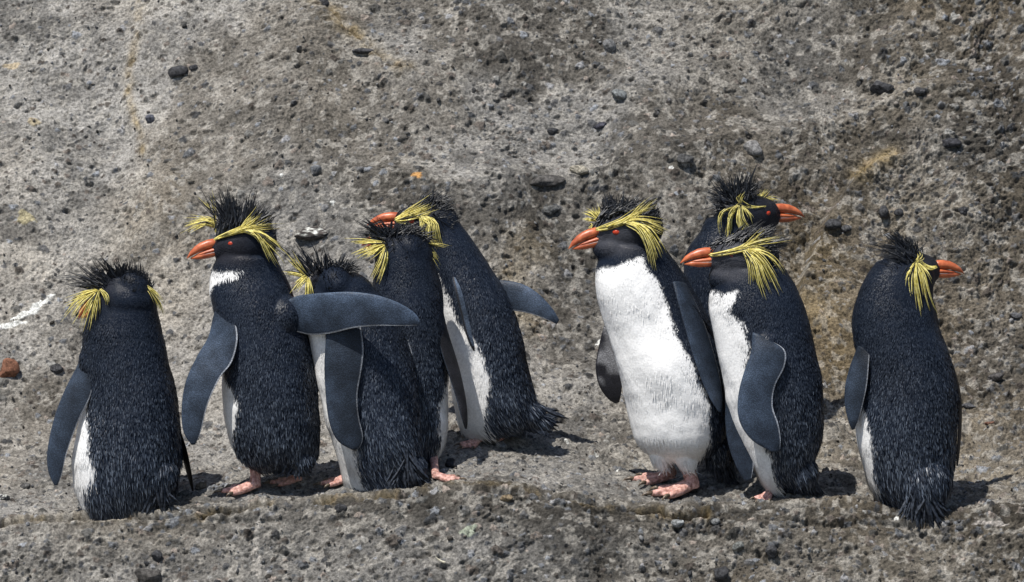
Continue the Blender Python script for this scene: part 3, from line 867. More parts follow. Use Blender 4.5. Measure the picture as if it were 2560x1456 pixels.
        out('yellow_plume', Vy, Fy, M_YEL)
    out('black_crest', Vb, Fb, M_CREST)
    # ---- flippers
    for fl in S['flippers']:
        pts = np.array(fl['pts'], float)        # (x1,y1,x2,y2,d1,d2): leading edge point, trailing edge point
        m = len(pts); tt = np.linspace(0, m-1, 44)
        cols = np.stack([catmull(pts[:, k:k+1], 44)[:, 0] for k in range(6)], 1)
        rings = []; C = []
        for i, q in enumerate(cols):
            a = W_(q[0], q[1], q[4]); b = W_(q[2], q[3], q[5]); x = i/43
            ax = (b-a)/2; c = (a+b)/2; wl = np.linalg.norm(ax)
            tn = (W_(*[(cols[min(i+1, 43)][k]+cols[min(i+1, 43)][k+2])/2 for k in (0, 1)], (cols[min(i+1, 43)][4]+cols[min(i+1, 43)][5])/2)
                  - W_(*[(cols[max(i-1, 0)][k]+cols[max(i-1, 0)][k+2])/2 for k in (0, 1)], (cols[max(i-1, 0)][4]+cols[max(i-1, 0)][5])/2))
            nn = np.cross(ax, tn); nn /= np.linalg.norm(nn)+1e-9
            if nn[1] > 0: nn = -nn              # towards the camera side
            thk = (fl.get('thick', 9)*.8*(1-x)**.6+1.8)*sc
            thk = min(thk, wl*.9)
            for j in range(28):
                t = 2*math.pi*j/28
                s_ = math.cos(t); h_ = math.sin(t)
                # leading edge (s=-1) thick, trailing edge thin
                rings.append(c+ax*s_+nn*thk*h_*(1-.35*s_)*.9)
                outer = h_ > (-.12) if fl.get('show', 'outer') == 'outer' else h_ < .12
                if outer:
                    cc = np.array([.022, .031, .047])*(1+.3*(-s_))*(1+.6*math.sin(x*2.6))
                    if s_ > .93 and .04 < x < .97: cc = np.array([.42, .44, .48])
                else:
                    cc = np.array(fl.get('under', (.45, .45, .46)))
                    if x > .8 or s_ < -.8: cc = np.array([.03, .03, .035])
                C.append(cc)
        rings = np.array(rings).reshape(44, 28, 3)
        v, f = loft_rings(list(rings))
        C = np.array(C)
        cn = noise3(v, 26, 2)[:, None]*.6+noise3(v, 90, 3)[:, None]*.3
        C = C*(1+cn)*fl.get('tone', 1.0)
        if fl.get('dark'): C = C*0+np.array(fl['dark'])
        if 'mottle' in fl:
            k = sstep(-.05, .25, noise3(v, 45, 4))[:, None]; C = C*(1-k)+np.array([.02, .02, .025])*k
        out('flipper', v, f, M_FLIP, root, C)
    # ---- tail
    Vt = []; Ft = []
    for (n_, w, root_, tips) in S['tail']:
        tips = np.array(tips, float); r0 = np.array(root_, float)
        for i in range(n_):
            u = R_.random()*(len(tips)-1); k_ = min(int(u), len(tips)-2)
            t = tips[k_]+(tips[k_+1]-tips[k_])*(u-k_)+R_.normal(size=3)*4
            r = r0+(t-r0)*R_.uniform(-.1, .35)+R_.normal(size=3)*np.array([9, 9, 9])
            t = r+(t-r)*R_.uniform(.7, 1.03)
            md = (r+t)/2+np.array([0, 5, 0])
            pw = np.array([W_(*q) for q in catmull([r, md, t], 6)])
            gz = ground_z(pw[:, 0], pw[:, 1])+.002+surf(pw[:, 0], pw[:, 1])[:, 2]
            pw[:, 2] = np.maximum(pw[:, 2], gz)
            strand(pw, w*sc*R_.uniform(.7, 1.2), lambda x: .6+.4*math.sin(x*math.pi) if x < .7 else (1-((x-.7)/.3)**1.6)*.9+.08, Vt, Ft)
    out('tail', Vt, Ft, M_TAIL)
    # ---- feet
    for (fx, fy, head_, fs, top) in S['feet']:
        h = hit(fx, fy); q = fs*sc; h = h+np.mean([surf(h[0]+a_, h[1]+b_)[0] for a_ in (-.02, 0, .02) for b_ in (-.015, 0, .015)], axis=0)*np.array([0, 0, 1])
        gx = (ground_z(h[0]+.03, h[1])-ground_z(h[0]-.03, h[1]))/.06
        gy = (ground_z(h[0], h[1]+.03)-ground_z(h[0], h[1]-.03))/.06
        zr = np.array([-gx, -gy, 1.0]); zr /= np.linalg.norm(zr)
        a = math.radians(head_); fwd = np.array([math.cos(a), math.sin(a), 0]); fwd -= zr*fwd.dot(zr); fwd /= np.linalg.norm(fwd)
        lf = np.cross(zr, fwd); R = np.stack([fwd, lf, zr], 1)
        O = h+zr*.0015
        def Lc(x, y, z): return O+R@(np.array([x, y, z])*q)
        parts = []
        def limb(pts, rr, fl=1.0):
            rings = []
            for i, c in enumerate(pts):
                t = np.array(pts[min(i+1, len(pts)-1)])-np.array(pts[max(i-1, 0)]); t = t/np.linalg.norm(t)
                s1 = np.cross(t, [0, 0, 1.0]) if abs(t[2]) < .9 else np.cross(t, [0, 1.0, 0]); s1 /= np.linalg.norm(s1); s2 = np.cross(s1, t)
                rings.append([Lc(*(np.array(c)+rr[i]*(s1*math.cos(b)+s2*fl*math.sin(b)))) for b in np.linspace(0, 2*math.pi, 12, endpoint=False)])
            return loft_rings([np.array(r) for r in rings])
        claws = []
        for ang, ln in ((-30, 60), (0, 74), (30, 60)):
            ca, sa = math.cos(math.radians(ang)), math.sin(math.radians(ang))
            pts = [(ln*t*ca-4, ln*t*sa, z) for t, z in ((0, 17), (.2, 13), (.5, 8), (.75, 7), (.9, 6.5), (1.0, 5))]
            parts.append(limb(pts, [11, 10, 7.5, 7, 6, 3.5]))
            claws.append([(ln*t*ca-4, ln*t*sa, z) for t, z in ((.93, 6.5), (1.05, 8), (1.16, 6), (1.25, 1.5))])
        for s_ in (-1, 1):
            a1 = math.radians(30*s_)
            w4 = [(4, 0), (58, 0), (44*math.cos(a1)+2, 44*math.sin(a1)*1.02), (2, 3*s_)]
            vv = [Lc(x, y, z) for z in (2.0, 6.5) for x, y in w4]
            parts.append((np.array(vv), [[0, 1, 2, 3], [4, 5, 6, 7], [0, 1, 5, 4], [1, 2, 6, 5], [2, 3, 7, 6], [3, 0, 4, 7]]))
        # tarsus: from the ankle up into the belly
        tp = W_(*top); lt = (tp-O)@R/q
        parts.append(limb([(-8, 0, 9), (-7, 0, 18), tuple(np.array([-6, 0, 20])*.5+lt*.5), tuple(lt)], [12, 12.5, 12, 16]))
        fm = remesh('foot', parts, .0017, 3, None)
        vv, tr, _ = arrays(fm); bpy.data.meshes.remove(fm)
        fo = link('foot', mesh_np('foot', vv-G, tris=tr, mat=M_FOOT), root)
        for cl in claws:
            v, f = limb(cl, [4.2, 3.8, 2.4, .5])
            out('claw', v, f, M_CLAW, fo)
    return root
# ------------------------------------------------------------------ the nine penguins
# A: leftmost, back turned, head turned away to the left
penguin(dict(seed=1, label='leftmost penguin, back turned, its beak hidden behind drooping yellow plumes', base=(318, 1268), beta=135,
    head=(308, 738, 0, 150, -14, 1.0), neck=[(314, 752, 0, 80, 62, 72), (222, 905, -22, 26, 40, 34), (385, 1185, -46, 60, 64, 50)],
    body=[(690, 262, 350, 0, 38), (720, 236, 374, 0, 55), (760, 226, 390, 0, 68), (800, 218, 399, 0, 78), (830, 207, 405, 0, 84), (870, 202, 415, 0, 90), (920, 204, 426, 0, 96), (960, 214, 437, 0, 100), (1000, 212, 444, 0, 104),
          (1050, 196, 450, 0, 110), (1100, 186, 453, 0, 114), (1150, 179, 453, 0, 116), (1200, 180, 448, 0, 114), (1240, 188, 437, 0, 106), (1285, 205, 405, 0, 90), (1300, 225, 390, 0, 76)],
    white=[(815, 205), (850, 205), (890, 206), (1005, 220), (1060, 226), (1100, 233), (1150, 243), (1185, 238), (1205, 216), (1240, 216), (1300, 236)],
    crest=[(150, 4, 6, 7, [(244, 722, -38), (250, 712, -40), (275, 696, -30), (310, 690, -28), (350, 702, -20), (372, 722, 0)],
            [(128, 716, -50), (148, 682, -40), (190, 650, -50), (222, 640, -60), (265, 642, -60), (310, 635, -50), (345, 648, -40), (372, 668, -20), (384, 698, -10)]),
           (90, 4, 9, 9, [(250, 716, -30), (300, 690, -20), (350, 700, -10)], [(200, 672, -30), (275, 655, -40), (345, 655, -20), (378, 690, 0)]),
           (10, 3, 4, 6, [(242, 722, -40)], [(130, 712, -60), (150, 700, -60)])],
    near=[(5, 6.5, 3, 5, [(244, 726, -44), (205, 740, -60), (146, 766, -60)]), (5, 6.5, 3, 5, [(243, 727, -44), (200, 745, -66), (158, 796, -66)]), (5, 6.5, 2, 4, [(243, 728, -44), (205, 762, -66), (172, 808, -66)]),
          (5, 6.5, 2, 4, [(244, 728, -44), (220, 765, -64), (200, 818, -60)]), (6, 6.5, 2, 4, [(246, 728, -44), (233, 770, -64), (222, 822, -60)]), (4, 6, 2, 3, [(248, 727, -44), (242, 770, -62), (238, 808, -60)]),
          (5, 6, 2, 3, [(250, 724, -44), (264, 740, -66), (268, 766, -70)]), (6, 7, 4, 3, [(212, 716, -10), (226, 718, -30), (244, 724, -44)])],
    far=[(7, 6, 3, 4, [(366, 716, -30), (386, 734, -34), (404, 760, -30)]), (6, 6, 3, 3, [(374, 726, -30), (394, 756, -30), (408, 798, -24)])],
    flippers=[dict(tone=0.85, pts=[(208, 880, 236, 900, -10, -40), (192, 918, 238, 935, -20, -55), (162, 975, 226, 992, -34, -60), (134, 1050, 197, 1052, -44, -64), (118, 1130, 168, 1130, -50, -66), (121, 1180, 155, 1185, -52, -64), (136, 1214, 144, 1214, -54, -60)]),
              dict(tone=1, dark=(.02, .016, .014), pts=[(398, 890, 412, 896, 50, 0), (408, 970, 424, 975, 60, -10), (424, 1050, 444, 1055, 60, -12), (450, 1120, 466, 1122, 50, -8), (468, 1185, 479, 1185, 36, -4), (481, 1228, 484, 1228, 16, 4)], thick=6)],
    tail=[(50, 8, (395, 1185, -70), [(445, 1262, -95), (420, 1285, -100), (370, 1292, -100), (340, 1288, -90)])], taildir=(.1, -.15, 0),
    feet=[(275, 1266, 125, .9, (275, 1240, 0)), (360, 1265, 125, .9, (355, 1240, 0))]))

# B: second from the left, wings spread, head in profile
penguin(dict(seed=2, label='penguin with spread flippers and dark face in profile, second from the left', base=(668, 1224), beta=152, toptilt=0, tip=1.15,
    head=(616, 612, 0, 187, 0, 1.0),
    neck=[(590, 655, -4, 52, 30, 40), (745, 1145, -36, 40, 36, 38), (712, 792, -40, 46, 54, 44)],
    body=[(640, 545, 690, 0, 52), (665, 532, 696, 0, 58), (690, 521, 708, 0, 66), (720, 519, 724, 0, 76), (760, 526, 740, 0, 86), (800, 540, 755, 0, 94), (850, 552, 772, 0, 100), (900, 556, 782, 0, 104), (950, 553, 791, 0, 106),
          (1000, 554, 798, 0, 106), (1050, 563, 800, 0, 104), (1100, 574, 798, 0, 100), (1135, 588, 794, 0, 88), (1155, 606, 784, 0, 70), (1168, 628, 766, 0, 50), (1176, 650, 745, 0, 34)],
    white=[(674, 604), (684, 590), (692, 564), (702, 545), (736, 525), (790, 537), (880, 548), (930, 562), (960, 585), (1000, 600), (1050, 597), (1090, 588), (1130, 596), (1180, 616), (1195, 700)],
    crest=[(130, 4.2, 5, 6, [(562, 560, -12), (580, 545, -18), (600, 545, -18)], [(492, 520, -10), (513, 468, -10), (535, 462, -10), (560, 458, -15), (578, 468, -20), (598, 485, -25), (606, 505, -20)], .45),
           (110, 4.2, 7, 6, [(600, 555, -20), (630, 555, -22), (655, 565, -24)], [(605, 520, -20), (628, 480, -20), (640, 478, -25), (660, 495, -20), (684, 505, -20), (705, 520, -15), (698, 545, -15)], .45),
           (160, 5.5, 8, 7, [(548, 590, -15), (580, 565, -20), (615, 560, -25), (650, 570, -25)], [(560, 530, -10), (585, 510, -20), (610, 520, -20), (640, 525, -20), (665, 535, -15)], .5),
           (10, 3, 2, 5, [(640, 580, -30)], [(745, 650, -20), (765, 668, -10), (735, 610, 0)], .8), (4, 3, 2, 3, [(535, 540, 0)], [(474, 490, 0), (495, 465, 0)], .8)],
    near=[(12, 6.5, 2.5, 2.5, [(538, 599, -26), (560, 590, -38), (592, 580, -46), (625, 575, -46), (660, 570, -44), (708, 567, -40)]),
          (8, 6, 2.5, 3, [(540, 599, -28), (565, 588, -40), (598, 577, -48), (635, 562, -46), (676, 541, -40)]),
          (6, 5.5, 2, 4, [(600, 574, -46), (618, 560, -44), (635, 545, -40), (652, 525, -36)]),
          (9, 7, 3, 4, [(612, 578, -48), (638, 585, -56), (655, 605, -58), (672, 640, -56), (688, 668, -54)]),
          (7, 6.5, 3, 5, [(618, 577, -48), (650, 586, -56), (680, 606, -56), (705, 630, -54), (720, 650, -54)])],
    far=[(9, 6.5, 2.5, 5, [(540, 568, 20), (530, 555, 26), (500, 550, 28), (458, 552, 30)]), (8, 6.5, 2.5, 5, [(536, 564, 20), (510, 556, 26), (486, 562, 28), (455, 574, 30)]),
         (5, 5.5, 2, 3, [(540, 580, 15), (536, 550, 18), (534, 520, 18), (524, 482, 18)]), (2, 4, 2, 3, [(530, 530, 15), (518, 512, 18), (500, 492, 18)])],
    flippers=[dict(tone=1.15, pts=[(553, 745, 580, 752, -20, -40), (534, 790, 588, 800, -34, -74), (521, 842, 594, 850, -46, -92), (492, 892, 580, 905, -60, -100), (464, 955, 550, 945, -74, -104), (454, 1020, 520, 1010, -84, -108), (458, 1078, 502, 1080, -90, -106), (478, 1112, 488, 1112, -94, -98)]),
              dict(tone=1.7, pts=[(655, 782, 665, 808, -50, -44), (705, 757, 718, 822, -56, -50), (738, 742, 750, 832, -62, -56), (768, 736, 784, 838, -80, -76), (818, 732, 832, 833, -112, -108), (880, 730, 885, 820, -136, -134), (945, 739, 940, 815, -146, -146), (1000, 759, 990, 815, -150, -150), (1038, 784, 1030, 814, -150, -150), (1051, 806, 1046, 813, -150, -150)], thick=11)],  # raised flipper: lighter tone puts the light on its upward side into the colour
    tail=[(46, 8, (740, 1130, -50), [(792, 1182, -60), (765, 1208, -75), (730, 1200, -80), (700, 1185, -70)])], taildir=(.2, -.1, 0),
    feet=[(632, 1231, 186, 1.15, (640, 1165, -5)), (738, 1216, 182, .95, (725, 1165, 10))]))

# C: short stout one behind the outstretched flipper
penguin(dict(seed=3, label='short stout penguin behind the outstretched flipper, one flipper hanging straight down', base=(962, 1203), beta=158,
    head=(826, 722, 0, 118, -6, 1.0), neck=[(858, 736, 0, 82, 60, 70), (860, 812, -62, 38, 50, 28), (990, 1165, -34, 72, 52, 50)],
    body=[(690, 795, 890, 0, 50), (710, 780, 925, 0, 62), (740, 764, 960, 0, 74), (780, 764, 990, 0, 84), (840, 770, 1015, 0, 96), (900, 782, 1034, 0, 104), (950, 790, 1042, 0, 108), (1000, 799, 1048, 0, 110),
          (1050, 810, 1052, 0, 112), (1100, 828, 1054, 0, 112), (1150, 843, 1056, 0, 106), (1190, 850, 1062, 0, 96), (1214, 860, 1070, 0, 90), (1226, 880, 1060, 0, 70)],
    white=[(740, 790), (840, 822), (900, 822), (1000, 830), (1060, 860), (1100, 890), (1150, 896), (1200, 905), (1226, 912)],
    crest=[(90, 4, 5, 8, [(768, 690, -45), (785, 678, -40), (815, 668, -40), (850, 664, -35), (878, 672, -30)], [(705, 655, -60), (718, 602, -50), (745, 606, -50), (778, 625, -50), (806, 600, -50), (830, 636, -50), (862, 640, -45), (886, 652, -40), (925, 668, -20)]),
           (50, 4, 8, 8, [(790, 680, -30), (870, 672, -20)], [(770, 640, -30), (830, 640, -30), (885, 655, -20), (905, 680, -10)]),
           (8, 3, 3, 3, [(766, 690, -48)], [(700, 676, -70), (702, 692, -70)], .8), (6, 3, 3, 8, [(850, 670, -30)], [(870, 622, -30), (925, 640, -20)], .8)],
    near=[(8, 7, 3, 4, [(766, 690, -48), (745, 668, -60), (722, 640, -60)]), (7, 7, 3, 3, [(766, 694, -48), (750, 705, -70), (732, 728, -74)]), (8, 6.5, 4, 3, [(769, 696, -48), (770, 725, -70), (768, 760, -72)]),
          (5, 6.5, 3, 3, [(771, 696, -48), (778, 720, -66), (782, 755, -70)]), (5, 6, 3, 3, [(765, 692, -48), (735, 686, -60), (706, 684, -60)])],
    far=[(4, 5, 3, 4, [(868, 690, 10), (890, 705, 10), (905, 735, 10)])],
    flippers=[dict(tone=0.8, pts=[(828, 768, 890, 772, -40, -60), (817, 818, 903, 822, -86, -100), (813, 870, 909, 875, -100, -112), (811, 920, 904, 925, -108, -118), (815, 1000, 894, 985, -114, -122), (824, 1060, 897, 1040, -120, -126), (842, 1100, 908, 1092, -122, -126), (868, 1119, 898, 1120, -122, -124), (880, 1122, 886, 1123, -122, -123)], thick=11),
              dict(tone=1, pts=[(1000, 860, 1020, 850, 60, 30), (1025, 930, 1040, 920, 66, 40), (1040, 1000, 1045, 990, 66, 40), (1040, 1060, 1046, 1060, 60, 50)])],
    tail=[(60, 9, (1010, 1130, -80), [(1096, 1216, -96), (1070, 1226, -104), (1020, 1226, -110), (960, 1222, -110)])], taildir=(.5, -.1, 0),
    feet=[(868, 1210, 184, 1.0, (885, 1170, -20)), (985, 1206, 184, .9, (985, 1170, 20))]))

# D: in the middle of the left group, back turned
penguin(dict(seed=4, label='penguin in the middle of the left group, back turned, plumes splayed to both sides', base=(1030, 1166), beta=78,
    head=(1000, 626, 0, 133, 12, .95), neck=[(1015, 643, 0, 72, 70, 68)],
    body=[(590, 945, 1045, 0, 45), (620, 938, 1074, 0, 62), (650, 940, 1086, 0, 72), (680, 938, 1093, 0, 80), (720, 930, 1104, 0, 90), (760, 930, 1110, 0, 96), (800, 930, 1113, 0, 100), (850, 935, 1116, 0, 102), (900, 940, 1119, 0, 104),
          (950, 945, 1121, 0, 104), (1000, 950, 1122, 0, 104), (1050, 955, 1122, 0, 102), (1090, 962, 1118, 0, 96), (1130, 975, 1104, 0, 84), (1155, 990, 1090, 0, 70), (1170, 1010, 1070, 0, 50)],
    white=[(900, 1119), (925, 1119), (955, 1110), (1000, 1100), (1050, 1096), (1100, 1098), (1140, 1085), (1170, 1070)],
    crest=[(110, 4, 5, 7, [(965, 606, -40), (958, 592, -36), (975, 578, -34)], [(872, 596, -60), (874, 572, -60), (888, 556, -60), (910, 546, -60), (930, 545, -50), (955, 548, -50), (985, 556, -40)]),
           (140, 4, 8, 7, [(968, 598, -40), (1000, 580, -40), (1035, 588, -30), (1055, 605, -20)], [(975, 562, -50), (1010, 562, -50), (1045, 556, -40), (1080, 568, -30), (1095, 590, -20), (1098, 612, -10)]),
           (26, 4, 8, 6, [(970, 610, -46), (985, 612, -46)], [(960, 650, -56), (978, 662, -60), (1005, 640, -56)]),
           (8, 3, 3, 4, [(960, 606, -44)], [(862, 600, -70), (870, 585, -60)], .85), (5, 3, 3, 4, [(1052, 600, -20)], [(1110, 600, -20), (1108, 618, -20)], .85)],
    near=[(6, 6.5, 3, 4, [(960, 608, -46), (920, 606, -62), (872, 606, -64)]), (6, 6.5, 3, 4, [(958, 612, -46), (920, 624, -64), (876, 642, -66)]), (5, 6, 3, 4, [(960, 614, -46), (930, 632, -66), (892, 650, -66)]),
          (9, 7, 3, 4, [(965, 616, -46), (957, 650, -66), (934, 700, -70)]), (6, 6.5, 3, 3, [(968, 618, -46), (964, 655, -68), (944, 712, -72)]), (5, 7, 3, 3, [(925, 592, -20), (940, 598, -36), (960, 606, -46)])],
    far=[(6, 6, 3, 4, [(1050, 602, -10), (1075, 605, -14), (1104, 610, -14)]), (5, 6, 3, 3, [(1058, 606, -10), (1090, 610, -14), (1132, 618, -14)]), (6, 6, 3, 4, [(1058, 612, -8), (1080, 635, -16), (1103, 668, -16)]), (4, 5.5, 2, 3, [(1066, 622, -8), (1078, 655, -14), (1088, 688, -16)])],
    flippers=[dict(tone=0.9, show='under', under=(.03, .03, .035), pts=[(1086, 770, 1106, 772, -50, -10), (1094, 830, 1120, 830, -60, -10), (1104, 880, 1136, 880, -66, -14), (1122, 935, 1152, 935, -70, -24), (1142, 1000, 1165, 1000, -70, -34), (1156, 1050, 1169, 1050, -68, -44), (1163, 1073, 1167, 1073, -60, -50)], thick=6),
              dict(tone=1, pts=[(940, 770, 925, 790, 40, 10), (930, 850, 930, 860, 50, 14), (935, 930, 940, 930, 50, 20), (950, 1000, 955, 1000, 40, 25)])],
    tail=[(30, 8, (1040, 1110, -60), [(1075, 1168, -85), (1040, 1180, -90), (1010, 1178, -85)])], taildir=(0, -.15, 0),
    feet=[(1096, 1203, -14, .85, (1082, 1140, -30)), (1005, 1185, 90, .9, (1005, 1140, 0))]))

# E: rear right of the left group, leaning, tail on the rock
penguin(dict(seed=5, label='leaning penguin at the rear right of the left group, fanned tail resting on the rock', base=(1228, 1108), beta=206, tip=1.2,
    head=(1070, 566, 0, 176, 13, 1.0),
    neck=[(1100, 620, 0, 62, 70, 58), (1305, 1032, -22, 52, 36, 42), (1345, 1050, -24, 36, 18, 26)],
    body=[(560, 1030, 1150, 0, 45), (600, 1045, 1180, 0, 58), (650, 1062, 1214, 0, 70), (700, 1080, 1248, 0, 82), (750, 1092, 1274, 0, 92), (800, 1102, 1292, 0, 98), (850, 1110, 1305, 0, 102), (900, 1116, 1316, 0, 104),
          (950, 1122, 1326, 0, 104), (1000, 1130, 1338, 0, 102), (1040, 1138, 1345, 0, 92), (1065, 1146, 1330, 0, 80), (1080, 1158, 1290, 0, 62), (1088, 1170, 1240, 0, 46)],
    white=[(672, 1092), (700, 1108), (740, 1124), (790, 1150), (830, 1185), (870, 1208), (910, 1222), (950, 1224), (1000, 1214), (1050, 1206), (1088, 1200)],
    crest=[(170, 4.2, 10, 8, [(1060, 520, -20), (1085, 515, -20), (1105, 535, -16)], [(1082, 478, -10), (1098, 466, -10), (1118, 470, -20), (1142, 482, -20), (1146, 505, -20), (1150, 528, -20), (1145, 550, -20)], .4),
           (120, 5.5, 8, 7, [(1000, 548, -20), (1030, 530, -22), (1060, 525, -22), (1090, 540, -22)], [(1030, 525, -20), (1058, 500, -20), (1090, 488, -20), (1120, 505, -20)], .6),
           (16, 4, 5, 5, [(1085, 545, -46)], [(1120, 590, -50), (1140, 640, -46), (1150, 570, -40)], .6)],
    near=[(26, 7.5, 3, 7, [(990, 551, -26), (1020, 542, -40), (1050, 530, -44), (1078, 518, -40)]), (8, 7, 5, 5, [(1052, 545, -48), (1072, 560, -60), (1068, 600, -62), (1074, 642, -60)]),
          (7, 6.5, 4, 4, [(1062, 545, -48), (1084, 560, -60), (1092, 600, -60), (1106, 646, -58)]), (4, 6, 4, 4, [(1050, 545, -48), (1055, 575, -60), (1050, 615, -60)])],
    far=[(5, 5.5, 3, 5, [(1010, 545, 30), (1035, 520, 40), (1060, 505, 40)])],
    flippers=[dict(tone=1, show='under', under=(.10, .13, .18), pts=[(1128, 686, 1150, 690, -70, -50), (1138, 730, 1172, 735, -92, -60), (1150, 780, 1190, 785, -100, -66), (1163, 830, 1198, 830, -104, -76), (1178, 866, 1197, 866, -104, -86), (1188, 884, 1192, 884, -100, -94)], thick=8),
              dict(tone=1.1, pts=[(1240, 700, 1250, 775, 10, 0), (1275, 703, 1275, 777, 0, -14), (1312, 713, 1302, 780, -10, -24), (1350, 738, 1336, 788, -20, -34), (1382, 773, 1368, 800, -26, -38), (1398, 800, 1392, 811, -30, -34)], thick=9)],
    tail=[(90, 9, (1290, 1020, -30), [(1422, 1040, -20), (1395, 1068, -30), (1345, 1084, -50), (1290, 1084, -60), (1250, 1078, -60)])], taildir=(.75, -.05, 0),
    feet=[(1194, 1118, 225, .85, (1194, 1070, -40)), (1262, 1106, 215, .85, (1240, 1065, 10))]))

# F: white belly, third from the right group front
penguin(dict(seed=6, face=(.050, .052, .062), label='penguin showing its whole white belly, standing on two pink feet', base=(1690, 1228), beta=232, toptilt=.30,
    head=(1577, 583, 0, 188, -1, 1.06),
    neck=[(1545, 622, -4, 66, 44, 50), (1792, 1120, 10, 38, 55, 42), (1654, 1118, -20, 34, 50, 36), (1716, 1124, -34, 36, 50, 38)],
    bumps=[(1690, 925, -110, 90, 16), (1715, 1095, -90, 70, 9), (1605, 1085, -80, 60, 7), (1628, 1020, -100, 75, -13), (1660, 1110, -100, 60, -6), (1555, 710, -75, 70, 8), (1610, 840, -105, 65, -9)],
    body=[(610, 1508, 1655, 0, 58), (640, 1494, 1676, 0, 68), (670, 1488, 1698, 0, 76), (700, 1486, 1720, 0, 84), (750, 1490, 1748, 0, 94), (800, 1504, 1773, 0, 102), (850, 1520, 1793, 0, 108), (900, 1536, 1807, 0, 112), (950, 1549, 1815, 0, 116),
          (1000, 1560, 1820, 0, 118), (1050, 1572, 1820, 0, 114), (1090, 1584, 1814, 0, 104), (1115, 1600, 1798, 0, 84), (1132, 1622, 1780, 0, 66), (1146, 1642, 1755, 0, 44)],
    white=[(642, 1606), (670, 1624), (695, 1648), (730, 1664), (780, 1673), (820, 1682), (860, 1700), (900, 1722), (950, 1748), (1000, 1768), (1050, 1772), (1100, 1768), (1140, 1752), (1166, 1735)],
    crest=[(120, 4.5, 8, 6, [(1518, 530, -10), (1545, 522, -18), (1580, 525, -20)], [(1498, 480, 0), (1512, 478, 0), (1530, 482, -10), (1556, 482, -20), (1580, 498, -20), (1592, 492, -20)], .45),
           (120, 4.5, 8, 6, [(1560, 530, -20), (1600, 530, -24), (1630, 545, -26)], [(1592, 492, -20), (1622, 484, -20), (1648, 484, -20), (1658, 500, -20), (1664, 525, -20)], .45),
           (170, 6, 8, 7, [(1492, 560, -14), (1525, 535, -20), (1570, 530, -26), (1610, 545, -28)], [(1515, 520, -10), (1545, 505, -20), (1590, 510, -20), (1630, 515, -20), (1655, 535, -20)], .5),
           (8, 3, 3, 5, [(1620, 555, -40)], [(1690, 590, -40), (1680, 560, -40)], .7)],
    near=[(14, 7, 2.5, 3, [(1491, 573, -28), (1510, 571, -40), (1540, 561, -48), (1575, 545, -50), (1605, 515, -46), (1632, 492, -42)]),
          (10, 7, 2.5, 4, [(1495, 573, -30), (1520, 568, -42), (1555, 556, -50), (1590, 535, -50), (1642, 514, -46)]),
          (9, 7, 2.5, 4, [(1545, 562, -50), (1580, 552, -54), (1615, 552, -56), (1665, 564, -54)]), (7, 6.5, 3, 4, [(1560, 558, -52), (1600, 552, -56), (1640, 570, -58), (1678, 588, -56)]),
          (14, 8, 4, 4, [(1568, 558, -54), (1600, 575, -66), (1622, 615, -74), (1635, 676, -78)]), (12, 7.5, 4, 4, [(1572, 556, -54), (1612, 572, -66), (1638, 610, -74), (1656, 652, -76)])],
    far=[(8, 6, 2, 5, [(1500, 545, 20), (1494, 535, 24), (1488, 512, 28)]), (6, 6, 2, 4, [(1492, 548, 20), (1478, 535, 26), (1462, 528, 28)]), (5, 6, 2, 3, [(1490, 552, 20), (1475, 548, 26), (1458, 550, 28)]), (4, 5.5, 2, 2, [(1480, 570, 18), (1474, 566, 22), (1466, 572, 24)])],
    flippers=[dict(tone=0.9, pts=[(1682, 705, 1716, 712, -78, -40), (1694, 750, 1738, 755, -100, -50), (1712, 815, 1762, 812, -112, -56), (1732, 885, 1784, 880, -118, -60), (1754, 950, 1800, 945, -118, -66), (1777, 1000, 1806, 995, -112, -76), (1797, 1031, 1804, 1031, -104, -94)], thick=8),
              dict(tone=1, show='under', under=(.20, .20, .21), mottle=1, pts=[(1510, 815, 1540, 830, 40, 20), (1498, 862, 1552, 880, 46, 14), (1489, 915, 1556, 920, 50, 16), (1497, 962, 1555, 962, 52, 20), (1518, 995, 1552, 990, 52, 28), (1538, 1009, 1548, 1006, 50, 40)], thick=8)],
    tail=[(60, 8, (1775, 1080, 10), [(1850, 1222, 20), (1830, 1226, 0), (1795, 1205, -20), (1765, 1180, -20)])], taildir=(.35, .1, 0),
    feet=[(1668, 1214, 184, 1.3, (1658, 1150, 10)), (1722, 1236, 196, 1.45, (1714, 1150, -22))]))

